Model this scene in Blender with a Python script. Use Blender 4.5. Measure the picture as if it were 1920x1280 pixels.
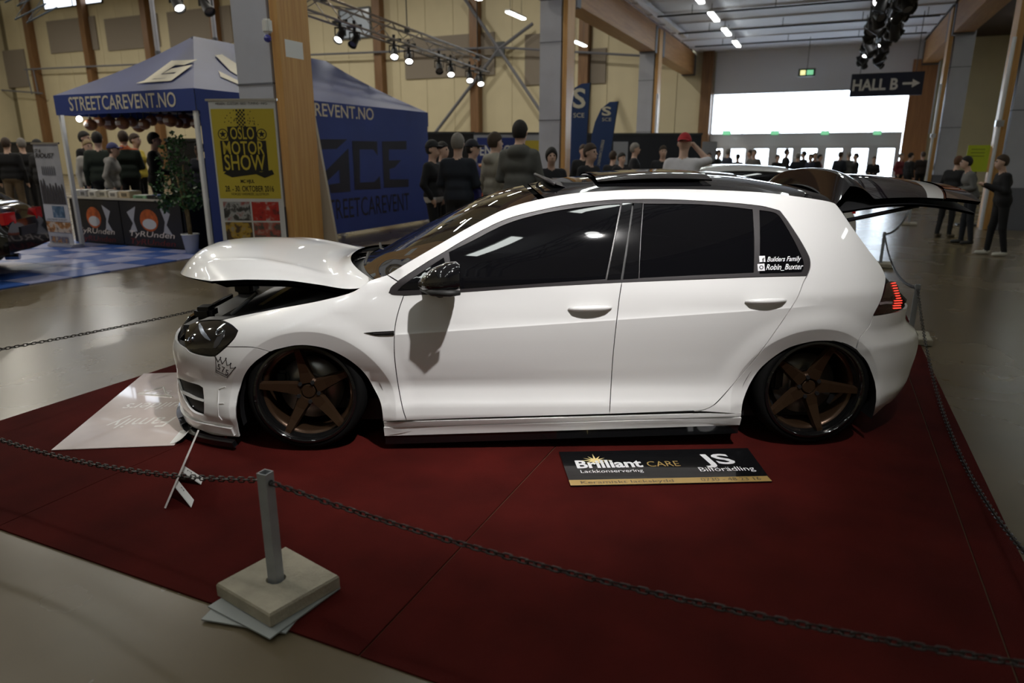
import bpy, bmesh, math, random
import numpy as np
from mathutils import Vector, Matrix, geometry

for o in list(bpy.data.objects):
    bpy.data.objects.remove(o, do_unlink=True)
SC = bpy.context.scene
COL = SC.collection
R = math.radians
RND = random.Random(7)

# ------------------------------------------------------------------ camera
FPX, YHOR, CAMH = 1280.0, 290.0, 1.497
PITCH = math.atan((640 - YHOR) / FPX)
camd = bpy.data.cameras.new('camera')
camd.sensor_width = 36.0
camd.lens = 36.0 * FPX / 1920.0
camd.clip_start, camd.clip_end = 0.05, 300
camd.dof.use_dof = True
camd.dof.focus_distance = 3.7
camd.dof.aperture_fstop = 2.0
cam = bpy.data.objects.new('camera', camd)
COL.objects.link(cam)
cam.location = (0, 0, CAMH)
cam.rotation_euler = (math.pi / 2 - PITCH, 0, 0)
SC.camera = cam

# ------------------------------------------------------------------ sky outside the hall (overcast daylight)
world = bpy.data.worlds.new('overcast_sky')
SC.world = world
world.use_nodes = True
wn = world.node_tree.nodes['Background']
wn.inputs[0].default_value = (0.80, 0.90, 1.0, 1)
wn.inputs[1].default_value = 9.0

SC.view_settings.view_transform = 'Standard'
SC.view_settings.look = 'None'
SC.view_settings.gamma = 1.0
SC.view_settings.use_curve_mapping = False
SC.view_settings.exposure = -0.38

# the hall: c runs across the nave, a along it (turned 24.2 degrees from the camera)
HA = 24.2
RZ = -R(HA)
CV = (math.cos(R(HA)), -math.sin(R(HA)))
AV = (math.sin(R(HA)), math.cos(R(HA)))
def hp(c, a, z=0.0):
    return Vector((c * CV[0] + a * AV[0], c * CV[1] + a * AV[1], z))
def to_h(p):
    return (p[0] * CV[0] + p[1] * CV[1], p[0] * AV[0] + p[1] * AV[1])

# lamps: every lamp has its light here at its fixture
LAMP_E = 18.0          # emission of the fluorescent diffusers
def spot(name, loc, target, power, size=70, blend=0.6, radius=0.06, color=(1, 0.97, 0.95)):
    l = bpy.data.lights.new(name, 'SPOT')
    l.energy = power; l.spot_size = R(size); l.spot_blend = blend
    l.shadow_soft_size = radius; l.color = color
    o = bpy.data.objects.new(name, l); COL.objects.link(o)
    o.location = loc
    d = Vector(target) - Vector(loc)
    o.rotation_euler = d.to_track_quat('-Z', 'Y').to_euler()
    return o
TRUSS_C, TRUSS_Z = 0.75, 5.35
KEY = hp(TRUSS_C, 1.2, 5.05)
spot('key_spot_light', KEY, (0.0, 4.35, 1.0), 3600, 55, 0.95, 0.07)
HALL_FILL = 460.0  # power of each unseen lamp added over the main hall

# ------------------------------------------------------------------ materials
MATS = {}
def mat(name, col=(0.5, 0.5, 0.5), rough=0.5, metal=0.0, coat=0.0, emit=None, es=0.0, var=0.0, vscale=6.0,
        bump=0.0, bscale=40.0, spec=0.5, stretch=None, rvar=0.0, coat_rough=0.03, trans=0.0, alpha=1.0):
    if name in MATS:
        return MATS[name]
    m = bpy.data.materials.new(name)
    m.use_nodes = True
    nt = m.node_tree
    b = nt.nodes['Principled BSDF']
    b.inputs['Base Color'].default_value = (*col, 1)
    b.inputs['Roughness'].default_value = rough
    b.inputs['Metallic'].default_value = metal
    b.inputs['Coat Weight'].default_value = coat
    b.inputs['Coat Roughness'].default_value = coat_rough
    b.inputs['Specular IOR Level'].default_value = spec
    b.inputs['Transmission Weight'].default_value = trans
    b.inputs['Alpha'].default_value = alpha
    if emit is not None:
        b.inputs['Emission Color'].default_value = (*emit, 1)
        b.inputs['Emission Strength'].default_value = es
    if var or bump or rvar:
        tc = nt.nodes.new('ShaderNodeTexCoord')
        mp = nt.nodes.new('ShaderNodeMapping')
        nt.links.new(tc.outputs['Object'], mp.inputs[0])
        if stretch:
            mp.inputs['Scale'].default_value = stretch
        if var or rvar:
            n = nt.nodes.new('ShaderNodeTexNoise')
            n.inputs['Scale'].default_value = vscale
            n.inputs['Detail'].default_value = 5
            nt.links.new(mp.outputs[0], n.inputs[0])
            if var:
                mix = nt.nodes.new('ShaderNodeMix'); mix.data_type = 'RGBA'
                lo = [max(0, c * (1 - var)) for c in col]; hi = [min(1, c * (1 + var)) for c in col]
                mix.inputs[6].default_value = (*lo, 1); mix.inputs[7].default_value = (*hi, 1)
                cr = nt.nodes.new('ShaderNodeValToRGB')
                cr.color_ramp.elements[0].position = 0.3; cr.color_ramp.elements[1].position = 0.7
                nt.links.new(n.outputs[0], cr.inputs[0])
                nt.links.new(cr.outputs[0], mix.inputs[0])
                nt.links.new(mix.outputs[2], b.inputs['Base Color'])
            if rvar:
                mr = nt.nodes.new('ShaderNodeMapRange')
                mr.inputs['To Min'].default_value = max(0.02, rough - rvar); mr.inputs['To Max'].default_value = rough + rvar
                nt.links.new(n.outputs[0], mr.inputs[0]); nt.links.new(mr.outputs[0], b.inputs['Roughness'])
        if bump:
            n2 = nt.nodes.new('ShaderNodeTexNoise')
            n2.inputs['Scale'].default_value = bscale; n2.inputs['Detail'].default_value = 3
            nt.links.new(mp.outputs[0], n2.inputs[0])
            bp = nt.nodes.new('ShaderNodeBump'); bp.inputs['Strength'].default_value = bump
            bp.inputs['Distance'].default_value = 0.01
            nt.links.new(n2.outputs[0], bp.inputs['Height']); nt.links.new(bp.outputs[0], b.inputs['Normal'])
    MATS[name] = m
    return m

def wood(name, c1, c2, scale=3.0, axis=2, rough=0.45):
    if name in MATS: return MATS[name]
    m = mat(name, c1, rough)
    nt = m.node_tree; b = nt.nodes['Principled BSDF']
    tc = nt.nodes.new('ShaderNodeTexCoord'); mp = nt.nodes.new('ShaderNodeMapping')
    s = [9.0, 9.0, 9.0]; s[axis] = 0.35
    mp.inputs['Scale'].default_value = s
    nt.links.new(tc.outputs['Object'], mp.inputs[0])
    n = nt.nodes.new('ShaderNodeTexNoise'); n.inputs['Scale'].default_value = scale; n.inputs['Detail'].default_value = 6
    nt.links.new(mp.outputs[0], n.inputs[0])
    cr = nt.nodes.new('ShaderNodeValToRGB')
    cr.color_ramp.elements[0].position = 0.3; cr.color_ramp.elements[0].color = (*c1, 1)
    cr.color_ramp.elements[1].position = 0.72; cr.color_ramp.elements[1].color = (*c2, 1)
    nt.links.new(n.outputs[0], cr.inputs[0]); nt.links.new(cr.outputs[0], b.inputs['Base Color'])
    return m

# ------------------------------------------------------------------ object helpers
def link(o, parent=None):
    COL.objects.link(o)
    if parent is not None: o.parent = parent
    return o
def tag(o, label=None, cat=None, group=None, kind=None):
    if label: o['label'] = label
    if cat: o['category'] = cat
    if group: o['group'] = group
    if kind: o['kind'] = kind
    return o
def thing(name, label, cat, loc=(0, 0, 0), rz=0.0, group=None, kind=None):
    o = bpy.data.objects.new(name, None)
    o.empty_display_size = 0.1
    COL.objects.link(o)
    o.location = loc; o.rotation_euler = (0, 0, rz)
    return tag(o, label, cat, group, kind)
def sub(name, parent, loc=(0, 0, 0), rot=(0, 0, 0)):
    o = bpy.data.objects.new(name, None); o.empty_display_size = 0.05
    link(o, parent); o.location = loc; o.rotation_euler = rot
    return o
def mk(name, V, F, m, parent=None, smooth=False, normals=None, fm=None, loc=None, rot=None):
    me = bpy.data.meshes.new(name)
    me.from_pydata([tuple(map(float, v)) for v in V], [], [tuple(map(int, f)) for f in F])
    ms = m if isinstance(m, (list, tuple)) else [m]
    for x in ms: me.materials.append(x)
    if fm is not None:
        me.polygons.foreach_set('material_index', np.asarray(fm, dtype=np.int32))
    if smooth:
        me.polygons.foreach_set('use_smooth', np.ones(len(me.polygons), dtype=bool))
    me.update()
    if normals is not None:
        me.normals_split_custom_set_from_vertices([tuple(map(float, n)) for n in normals])
    o = bpy.data.objects.new(name, me)
    link(o, parent)
    if loc is not None: o.location = loc
    if rot is not None: o.rotation_euler = rot
    return o

class MB:
    """collects shapes, build() links them as one mesh object"""
    def __init__(s): s.V = []; s.F = []; s.FM = []; s.cm = 0
    def add(s, V, F):
        n = len(s.V); s.V += [tuple(v) for v in V]; s.F += [tuple(i + n for i in f) for f in F]
        s.FM += [s.cm] * len(F); return s
    def box(s, c, size, rot=None, bevel=0.0):
        hx, hy, hz = [x / 2 for x in size]
        if bevel:
            b = min(bevel, hx * .9, hy * .9, hz * .9)
            V = []
            for sz in (-1, 1):
                for (x, y, k) in ((hx - b, hy, 0), (hx, hy - b, 0)):
                    pass
            bm = bmesh.new(); bmesh.ops.create_cube(bm, size=1.0)
            bmesh.ops.scale(bm, vec=size, verts=bm.verts)
            bmesh.ops.bevel(bm, geom=list(bm.edges), offset=b, segments=2, affect='EDGES')
            V = [v.co.copy() for v in bm.verts]; bm.verts.index_update()
            F = [[v.index for v in f.verts] for f in bm.faces]; bm.free()
        else:
            V = [Vector((x * hx, y * hy, z * hz)) for z in (-1, 1) for y in (-1, 1) for x in (-1, 1)]
            F = [(0, 2, 3, 1), (4, 5, 7, 6), (0, 1, 5, 4), (2, 6, 7, 3), (0, 4, 6, 2), (1, 3, 7, 5)]
        if rot is not None:
            M = rot if isinstance(rot, Matrix) else Matrix.Rotation(rot, 3, 'Z')
            V = [M @ v for v in V]
        c = Vector(c)
        return s.add([v + c for v in V], F)
    def box2(s, a, b):
        a = Vector(a); b = Vector(b)
        return s.box((a + b) / 2, [abs(x) for x in (b - a)])
    def ring_tube(s, pts, r, seg=8, closed=False, caps=True):
        pts = [Vector(p) for p in pts]; n = len(pts)
        rr = r if isinstance(r, (list, tuple)) else [r] * n
        V = []; up = None
        for i, p in enumerate(pts):
            if closed: t = pts[(i + 1) % n] - pts[i - 1]
            else: t = pts[min(i + 1, n - 1)] - pts[max(i - 1, 0)]
            t = t.normalized() if t.length > 1e-9 else Vector((0, 0, 1))
            if up is None:
                up = Vector((0, 0, 1)) if abs(t.z) < .9 else Vector((1, 0, 0))
            x = t.cross(up); x = x.normalized() if x.length > 1e-6 else t.orthogonal().normalized()
            y = x.cross(t).normalized(); up = y
            for k in range(seg):
                a = 2 * math.pi * k / seg
                V.append(p + x * (math.cos(a) * rr[i]) + y * (math.sin(a) * rr[i]))
        F = []
        for i in range(n if closed else n - 1):
            j = (i + 1) % n
            for k in range(seg):
                k2 = (k + 1) % seg
                F.append((i * seg + k, i * seg + k2, j * seg + k2, j * seg + k))
        if caps and not closed:
            F.append(tuple(range(seg - 1, -1, -1))); F.append(tuple((n - 1) * seg + k for k in range(seg)))
        return s.add(V, F)
    def cyl(s, p0, p1, r, seg=12, r1=None):
        return s.ring_tube([p0, p1], [r, r if r1 is None else r1], seg)
    def prism(s, poly, y0, y1):
        """polygon in x,z extruded along y"""
        n = len(poly)
        V = [(p[0], y0, p[1]) for p in poly] + [(p[0], y1, p[1]) for p in poly]
        F = [tuple(range(n)), tuple(range(2 * n - 1, n - 1, -1))]
        F += [(i, n + i, n + (i + 1) % n, (i + 1) % n) for i in range(n)]
        return s.add(V, F)
    def lathe(s, prof, seg=24, origin=(0, 0, 0), axis='Z'):
        """profile (r, h) turned about an axis"""
        o = Vector(origin); V = []; m = len(prof)
        for k in range(seg):
            a = 2 * math.pi * k / seg; c, sn = math.cos(a), math.sin(a)
            for (r, h) in prof:
                if axis == 'Z': V.append(o + Vector((r * c, r * sn, h)))
                elif axis == 'Y': V.append(o + Vector((r * c, h, r * sn)))
                else: V.append(o + Vector((h, r * c, r * sn)))
        F = []
        for k in range(seg):
            k2 = (k + 1) % seg
            for i in range(m - 1):
                F.append((k * m + i, k2 * m + i, k2 * m + i + 1, k * m + i + 1))
        return s.add(V, F)
    def ball(s, c, r, seg=12, rings=8, sq=(1, 1, 1)):
        c = Vector(c); prof = [(math.sin(math.pi * i / rings) * r, -math.cos(math.pi * i / rings) * r) for i in range(rings + 1)]
        n0 = len(s.V); s.lathe(prof, seg)
        for i in range(n0, len(s.V)):
            v = s.V[i]; s.V[i] = (v[0] * sq[0] + c.x, v[1] * sq[1] + c.y, v[2] * sq[2] + c.z)
        return s
    def build(s, name, m, parent=None, smooth=False, loc=None, rot=None):
        return mk(name, s.V, s.F, m, parent, smooth, fm=s.FM if isinstance(m, (list, tuple)) else None, loc=loc, rot=rot)

def smooth_by_angle(o, ang=35):
    me = o.data
    me.polygons.foreach_set('use_smooth', np.ones(len(me.polygons), dtype=bool))
    me.set_sharp_from_angle(angle=R(ang))
    return o

_tc = {}
def text_geo(txt, extrude=0.0, shear=0.0, space=1.0, bold=0.0):
    """letter shapes as (verts 2-D, faces), normalised to unit cap height, starting at x = 0"""
    k = (txt, shear, space, bold)
    if k in _tc: return _tc[k]
    cu = bpy.data.curves.new('lettering', 'FONT')
    cu.body = txt; cu.size = 1.0; cu.shear = shear; cu.space_character = space; cu.resolution_u = 3
    cu.offset = bold; cu.fill_mode = 'FRONT'
    ob = bpy.data.objects.new('lettering', cu); COL.objects.link(ob)
    bpy.context.view_layer.update()
    dg = bpy.context.evaluated_depsgraph_get()
    me = ob.evaluated_get(dg).to_mesh()
    V = np.array([v.co[:2] for v in me.vertices]) if len(me.vertices) else np.zeros((0, 2))
    F = [tuple(p.vertices) for p in me.polygons]
    ob.evaluated_get(dg).to_mesh_clear()
    bpy.data.objects.remove(ob); bpy.data.curves.remove(cu)
    if len(V):
        V[:, 0] -= V[:, 0].min(); V /= 0.69      # cap height of the built-in font
    _tc[k] = (V, F)
    return V, F
def text(name, txt, m, parent, origin, xdir, ydir, height, width=None, shear=0.0, bold=0.0, align='L', space=1.0):
    """flat lettering: origin is the baseline start (or centre), xdir/ydir local unit vectors"""
    V, F = text_geo(txt, 0, shear, space, bold)
    if not len(V): return None
    w0 = V[:, 0].max()
    sx = (width / w0) if width else height
    off = {'L': 0, 'C': -w0 / 2, 'R': -w0}[align]
    X = Vector(xdir); Y = Vector(ydir); O = Vector(origin)
    P = [O + X * ((v[0] + off) * sx) + Y * (v[1] * height) for v in V]
    return mk(name, P, F, m, parent)
def flat(name, poly, m, parent, origin, xdir, ydir, thick=0.0):
    """flat cut-out from a 2-D outline"""
    X = Vector(xdir); Y = Vector(ydir); O = Vector(origin)
    P = [O + X * p[0] + Y * p[1] for p in poly]
    tris = geometry.tessellate_polygon([[Vector((p[0], p[1], 0)) for p in poly]])
    F = [tuple(t) for t in tris]
    N = X.cross(Y)
    F2 = []
    for f in F:
        a, b, c = [P[i] for i in f]
        F2.append(f if (b - a).cross(c - a).dot(N) > 0 else f[::-1])
    if thick:
        n = len(P); P2 = [p - N * thick for p in P]
        G = F2 + [tuple(i + n for i in f[::-1]) for f in F2]
        G += [(i, (i + 1) % n, n + (i + 1) % n, n + i) for i in range(n)]
        return mk(name, P + P2, G, m, parent)
    return mk(name, P, F2, m, parent)

# unprojection helpers (pixel of the 1920 x 1280 frame -> world)
def ray(x, y):
    a = (x - 960) / FPX; b = (640 - y) / FPX
    return Vector((a, math.cos(PITCH) + b * math.sin(PITCH), -math.sin(PITCH) + b * math.cos(PITCH)))
def at(x, y, Y):
    d = ray(x, y); return Vector((0, 0, CAMH)) + d * (Y / d.y)
def gnd(x, y, z=0.0):
    d = ray(x, y); return Vector((0, 0, CAMH)) + d * ((z - CAMH) / d.z)
# ------------------------------------------------------------------ hall shell
A0 = 35.0; CN0, CN1 = -6.2, 3.05; ZN = 6.1; ZH = 20.0; CW = -58.0; AB = -13.0; CR = 8.6
M_floor = mat('polished_concrete', (0.130, 0.100, 0.058), 0.27, var=0.16, vscale=0.9, rvar=0.05, spec=0.55)
M_beige = mat('beige_cladding', (0.60, 0.53, 0.35), 0.55, var=0.05, vscale=0.8)
M_beige2 = mat('beige_cladding_joint', (0.20, 0.17, 0.10), 0.7)
M_acou = mat('grey_acoustic_panel', (0.25, 0.215, 0.175), 0.9, bump=0.2, bscale=60)
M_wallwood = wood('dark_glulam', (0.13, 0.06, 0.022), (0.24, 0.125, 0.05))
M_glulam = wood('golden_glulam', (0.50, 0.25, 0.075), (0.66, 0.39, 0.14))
M_glulam_h = wood('golden_glulam_lengthwise', (0.33, 0.15, 0.045), (0.46, 0.24, 0.08), axis=1)
M_brown = mat('dark_brown_fascia', (0.045, 0.022, 0.012), 0.7, var=0.2)
M_grey = mat('pillar_grey_paint', (0.46, 0.47, 0.53), 0.45, var=0.06, vscale=2)
M_grey_d = mat('pillar_dark_grey', (0.14, 0.145, 0.17), 0.5)
M_ceil = mat('light_grey_ceiling', (0.74, 0.74, 0.78), 0.6)
M_metal = mat('galvanised_metal', (0.55, 0.55, 0.58), 0.35, 0.9)
M_dkmetal = mat('dark_steel', (0.06, 0.065, 0.07), 0.45, 0.6)
M_white = mat('white_plastic', (0.78, 0.78, 0.76), 0.4)
M_black = mat('black_matte', (0.008, 0.008, 0.009), 0.55)
M_blackg = mat('black_gloss', (0.006, 0.006, 0.007), 0.06, coat=1.0)
M_lamp = mat('fluorescent_diffuser', (0.9, 0.9, 0.9), 0.4, emit=(0.94, 1.0, 0.96), es=LAMP_E)
M_bulb = mat('spot_lens_glow', (0.9, 0.9, 0.9), 0.3, emit=(1, 1, 0.98), es=22.0)
M_pane = mat('window_glass', (0.95, 0.97, 1.0), 0.0, trans=1.0, alpha=1.0, spec=0.3)
_n = M_pane.node_tree; _b = _n.nodes['Principled BSDF']; _b.inputs['IOR'].default_value = 1.02
M_frame = mat('white_window_frame', (0.62, 0.62, 0.66), 0.45)

def structure(name, label=None, loc=None, rz=RZ):
    o = thing(name, label, None, loc if loc is not None else (0, 0, 0), rz, kind='structure')
    return o
# floor
f = MB().box2((CW - .5, AB - .5, -0.2), (CR + .5, A0 + 14, 0)).build('floor', M_floor, rot=(0, 0, RZ))
tag(f, 'polished grey-brown concrete hall floor', kind='structure')
# ceiling over the nave, its pipes and rails
cl = structure('ceiling', 'light grey corrugated ceiling over the nave')
MB().box2((CN0, AB, ZN), (CN1, A0, ZN + .25)).build('ceiling_panel', M_ceil, cl)
for i in range(1, 24):
    MB().box2((CN0, AB + i * 2.0 - .03, ZN - .05), (CN1, AB + i * 2.0 + .03, ZN)).build('ceiling_rib', M_ceil, cl)
for a in (17.5, 20.5, 24.0, 27.5, 31.0):
    m = MB().cyl((CN0 + .6, a, ZN - .28), (CN1 - .3, a, ZN - .28), .03, 6)
    for c in (-4.5, -2.0, .5, 2.4): m.cyl((c, a, ZN - .28), (c, a, ZN), .012, 5)
    m.build('sprinkler_pipe', M_dkmetal, cl)
c2 = structure('ceiling_hall', 'dark high ceiling of the main hall')
MB().box2((CW, AB, ZH), (CN0, A0, ZH + .3)).build('ceiling_panel', M_ceil, c2)
c3 = structure('ceiling_aisle', 'dark brown aisle ceiling')
MB().box2((CN1, AB, ZN), (CR, A0, ZN + .25)).build('ceiling_panel', M_brown, c3)
# fascias above the pillar rows
for nm, c in (('wall_fascia_left', CN0 - .32), ('wall_fascia_right', CN1 + .32)):
    w = structure(nm, 'dark brown fascia above the pillar row')
    MB().box2((c - .1, AB, ZN - .05), (c + .1, A0, ZH)).build('fascia_board', M_brown, w)
# end wall: cladding panels, glulam columns, acoustic panels, windows
we = structure('wall_end', 'tall beige clad end wall with brown timber columns')
MB().box2((CW, A0 + .12, 0), (CN0 + .9, A0 + .32, ZH)).build('backing_wall', M_beige2, we)
pw = 1.734; pv = None
for i in range(30):
    c0 = CN0 + .88 - (i + 1) * pw
    if c0 < CW: break
    if pv is None:
        pv = MB().box2((.012, A0, .05), (pw - .012, A0 + .13, ZH - .02)).build('cladding_panel', M_beige, we)
        pv.location = (c0, 0, 0)
    else:
        p2 = pv.copy(); link(p2, we); p2.location = (c0, 0, 0)
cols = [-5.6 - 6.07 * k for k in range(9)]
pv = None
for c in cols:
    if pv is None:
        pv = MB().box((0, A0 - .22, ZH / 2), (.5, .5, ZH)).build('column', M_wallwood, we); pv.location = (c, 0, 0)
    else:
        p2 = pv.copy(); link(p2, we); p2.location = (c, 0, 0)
def wall_c(px, py):          # pixel -> (c, z) on the end wall plane
    d = ray(px, py); k = A0 / (d.x * AV[0] + d.y * AV[1])
    p = Vector((0, 0, CAMH)) + d * k
    return to_h(p)[0], p.z
for (x0, y0, x1, y1) in ((0, 92, 45, 166), (98, 30, 178, 101), (205, 25, 295, 96), (322, 10, 432, 90), (762, 60, 928, 149), (985, 62, 1030, 160), (1085, 90, 1138, 158)):
    ca, za = wall_c(x0, y1); cb, zb = wall_c(x1, y0)
    MB().box2((ca, A0 - .09, za), (cb, A0 - .01, zb)).build('acoustic_panel', M_acou, we)
# white-blue window pane set in the wall behind the truss, and the high bright windows at the left
def wall_window(n, x0, y0, x1, y1, m, nm, split=2):
    ca, za = wall_c(x0, y1); cb, zb = wall_c(x1, y0)
    w = structure('window_%d' % n, nm)
    g = MB().box2((ca, A0 - .07, za), (cb, A0 - .03, zb)).build('pane', m, w)
    fr = MB()
    for c in [ca + (cb - ca) * k / split for k in range(split + 1)]:
        fr.box2((c - .05, A0 - .1, za), (c + .05, A0 - .02, zb))
    for z in (za, zb): fr.box2((ca, A0 - .1, z - .05), (cb, A0 - .02, z + .05))
    fr.build('window_frame', M_dkmetal, w)
M_day = mat('daylit_window_pane', (0.9, 0.95, 1), 0.2, emit=(0.80, 0.88, 1.0), es=3.2)
M_dull = mat('dull_blue_pane', (0.42, 0.50, 0.62), 0.2)
wall_window(1, -60, -190, 38, 8, M_day, 'bright daylit window high on the end wall')
wall_window(2, 86, -185, 166, 19, M_day, 'bright daylit window between timber columns')
wall_window(3, 640, 14, 694, 74, M_dull, 'dull blue window behind the lighting truss', 1)
# pipe rails on the end wall
def rail(pts, r=.06, nm='pipe_rail'):
    q = [wall_c(*p) for p in pts]
    MB().ring_tube([(c, A0 - .62, z) for c, z in q], r, 6).build(nm, M_grey_d, we)
rail(((62, 132), (290, 122))); rail(((-10, 168), (95, 176))); rail(((575, 106), (945, 92))); rail(((945, 92), (1300, 113)))
for q in (((880, 0), (945, 95)), ((945, 95), (826, 250)), ((945, 95), (1008, 48)), ((945, 95), (1022, 210))):
    rail(q, .085, 'brace_rod')
for x in (66, 78): rail(((x, 132), (x + 10, 178)), .045)
MB().box((wall_c(946, 95)[0], A0 - .6, wall_c(946, 95)[1]), (.55, .12, .7)).build('brace_gusset', M_dkmetal, we)
# nave part of the end wall: big window band, doors
wn_ = structure('wall_end_nave', 'grey end wall of the nave around the big window')
M_nwall = mat('pale_grey_wall', (0.70, 0.70, 0.74), 0.6)
cw0, cw1 = -5.55, 2.75
zwt, zwb, zdt, zdt2 = wall_c(1500, 172)[1], wall_c(1500, 249)[1], wall_c(1500, 273)[1], 0
MB().box2((CN0 + .9, A0, zwt), (CN1 + .6, A0 + .25, ZH)).build('upper_wall', M_nwall, wn_)
MB().box2((CN0 + .9, A0, 0), (cw0, A0 + .25, zwt)).build('side_wall', M_nwall, wn_)
MB().box2((cw0, A0, zdt), (cw1, A0 + .25, zwb)).build('lintel', M_nwall, wn_)
w4 = structure('window_4', 'wide overexposed daylight window band above the doors')
npan = 5
for k in range(npan):
    ca = cw0 + (cw1 - cw0) * k / npan; cb = cw0 + (cw1 - cw0) * (k + 1) / npan
    MB().box2((ca + .02, A0 + .10, zwb), (cb - .02, A0 + .115, zwt)).build('pane', M_pane, w4)
    MB().box2((ca - .012, A0 + .07, zwb), (ca + .012, A0 + .15, zwt)).build('mullion', M_frame, w4)
MB().box2((cw0, A0 - .03, zwb - .08), (cw1, A0 + .2, zwb)).box2((cw0, A0 - .03, zwt), (cw1, A0 + .2, zwt + .08)).build('window_frame', M_frame, w4)
nd = 8; dw = (cw1 - cw0) / nd
for k in range(nd):
    ca = cw0 + dw * k
    d = structure('door_%d' % (k + 1), 'glazed entrance door in the end wall')
    MB().box2((ca + .19, A0 + .1, .12), (ca + dw - .19, A0 + .115, zdt - .13)).build('pane', M_pane, d)
    m = MB().box2((ca, A0, 0), (ca + .19, A0 + .2, zdt)).box2((ca + dw - .19, A0, 0), (ca + dw, A0 + .2, zdt))
    m.box2((ca + .19, A0, zdt - .13), (ca + dw - .19, A0 + .2, zdt)).box2((ca + .19, A0, 0), (ca + dw - .19, A0 + .2, .12))
    m.build('door_frame', M_frame, d)
    MB().cyl((ca + .26, A0 - .05, .9), (ca + .26, A0 - .05, 1.2), .015, 6).build('handle', M_metal, d)
# snowy pale ground outside, seen through doors
tag(MB().box2((cw0 - 8, A0 + .6, -.02), (cw1 + 8, A0 + 13, 0.03)).build('ground_outside', mat('pale_forecourt', (.6, .62, .66), .8), rot=(0, 0, RZ)), 'pale forecourt outside the entrance doors', kind='structure')
# orange-brown timber panel to the right of the window
tr = structure('trim_1', 'orange-brown timber panel beside the big window')
MB().box2((cw1 + .03, A0 - .12, 0), (cw1 + .95, A0, ZN - .75)).build('timber_panel', wood('orange_timber', (.34, .15, .06), (.46, .22, .09)), tr)
MB().box2((cw1 + .95, A0 - .16, 2.35), (cw1 + 1.0, A0 - .05, ZN - .6)).build('metal_edge', M_metal, tr)
MB().box2((CN1 + .6, A0, 0), (CR, A0 + .25, ZN)).build('wall_end_aisle', M_beige, rot=(0, 0, RZ))['kind'] = 'structure'
# right wall along the aisle, back wall, left wall
wr = structure('wall_right', 'beige clad side wall behind the right pillars')
pv = None
for i in range(28):
    a = A0 - (i + 1) * pw
    if pv is None:
        pv = MB().box2((CR, .012, 0), (CR + .15, pw - .012, ZN)).build('cladding_panel', M_beige, wr); pv.location = (0, a, 0)
    else:
        p2 = pv.copy(); link(p2, wr); p2.location = (0, a, 0)
wb = structure('wall_back', 'beige hall wall behind the camera')
MB().box2((CW, AB - .2, 0), (CR, AB, ZH)).build('wall_panel', M_beige, wb)
wl = structure('wall_left', 'beige hall wall at the far left')
MB().box2((CW - .2, AB - .2, 0), (CW, A0 + .5, ZH + .3)).build('wall_panel', M_beige, wl)
# longitudinal timber beams and cable tray
for nm, c, mt in (('beam_left', CN0 - .32, M_glulam_h), ('beam_right', CN1 + .32, M_glulam_h)):
    b = structure(nm, 'long timber beam on top of the pillar row')
    for a, a2 in ((7.7, 16.9), (17.85, 26.9), (27.85, A0)):
        MB().box2((c - .28, a + .3, ZN - .95), (c + .28, a2 - .3, ZN - .06)).build('timber_beam', mt, b)
        for k in (a, a2 - .3): MB().box2((c - .3, k, ZN - 1.0), (c + .3, k + .3, ZN - .1)).build('steel_shoe', M_grey_d, b)
ct = thing('cable_tray', 'long silver cable tray under the nave ceiling', 'cable tray', hp(CN0 + .55, 0, 0), RZ)
MB().box2((-.1, -6, ZN - .22), (.1, A0 - 6, ZN - .1)).build('tray', M_metal, ct)
for a in range(-4, 28, 4): MB().cyl((0, a, ZN - .1), (0, a, ZN), .012, 6).build('hanger_rod', M_dkmetal, ct)

# ------------------------------------------------------------------ pillars
def pillar(c, a, side, label, gw=.66, ww=.55, z0=.85, extra=None):
    """side +1: the timber face looks towards +c (left row); -1: towards -c"""
    t = thing('pillar', label, 'pillar', hp(c, a), RZ, 'timber and grey pillars', kind='thing')
    s = side
    MB().box((-s * .06, ww / 2 + .02, ZN / 2 - .06), (.12, ww, ZN - .12)).build('timber_core', M_glulam, t)
    MB().box((-s * (.12 + gw / 2), ww / 2, z0 + (ZN - z0) / 2 - .06), (gw - .1, ww - .05, ZN - z0 - .12)).build('grey_cladding', M_grey, t)
    MB().box((-s * (.11 + gw / 2), ww / 2 - .01, z0 / 2), (gw - .06, ww - .01, z0)).build('dark_plinth', M_grey_d, t)
    for z in (2.35, 4.2):
        MB().box((-s * (.12 + gw / 2), ww / 2, z), (gw - .08, ww - .03, .02)).build('cladding_seam', M_grey_d, t)
    return t
p1_ = pillar(CN0, 6.94, 1, 'big pillar with golden timber face behind the yellow show banner')
pillar(CN0, 17.1, 1, 'pillar with timber edge standing beside the tall blue flag')
pillar(CN0, 27.1, 1, 'slim distant pillar left of the red cap')
pillar(CN1, 27.1, -1, 'pillar with bright timber edge between the entrance and side wall')
pillar(CN1, 17.1, -1, 'pillar with timber edge at the right picture border')
# silver conduits on the inner faces of the pillars
for (c, a, lb) in ((CN0 + .03, 27.05, 'silver conduit on the slim distant pillar'), (CN1 - .03, 27.05, 'silver conduit on the pillar beside the entrance'), (CN1 - .03, 17.05, 'silver conduit on the pillar at the picture border')):
    k = thing('conduit', lb, 'conduit', hp(c, a), RZ)
    MB().cyl((0, 0, .0), (0, 0, 3.7), .035, 8).build('pipe', mat('bright_conduit', (.75, .78, .85), .25, .3), k)
    MB().box((0, 0, 2.1), (.14, .12, .12)).build('clamp', M_metal, k)
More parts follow.
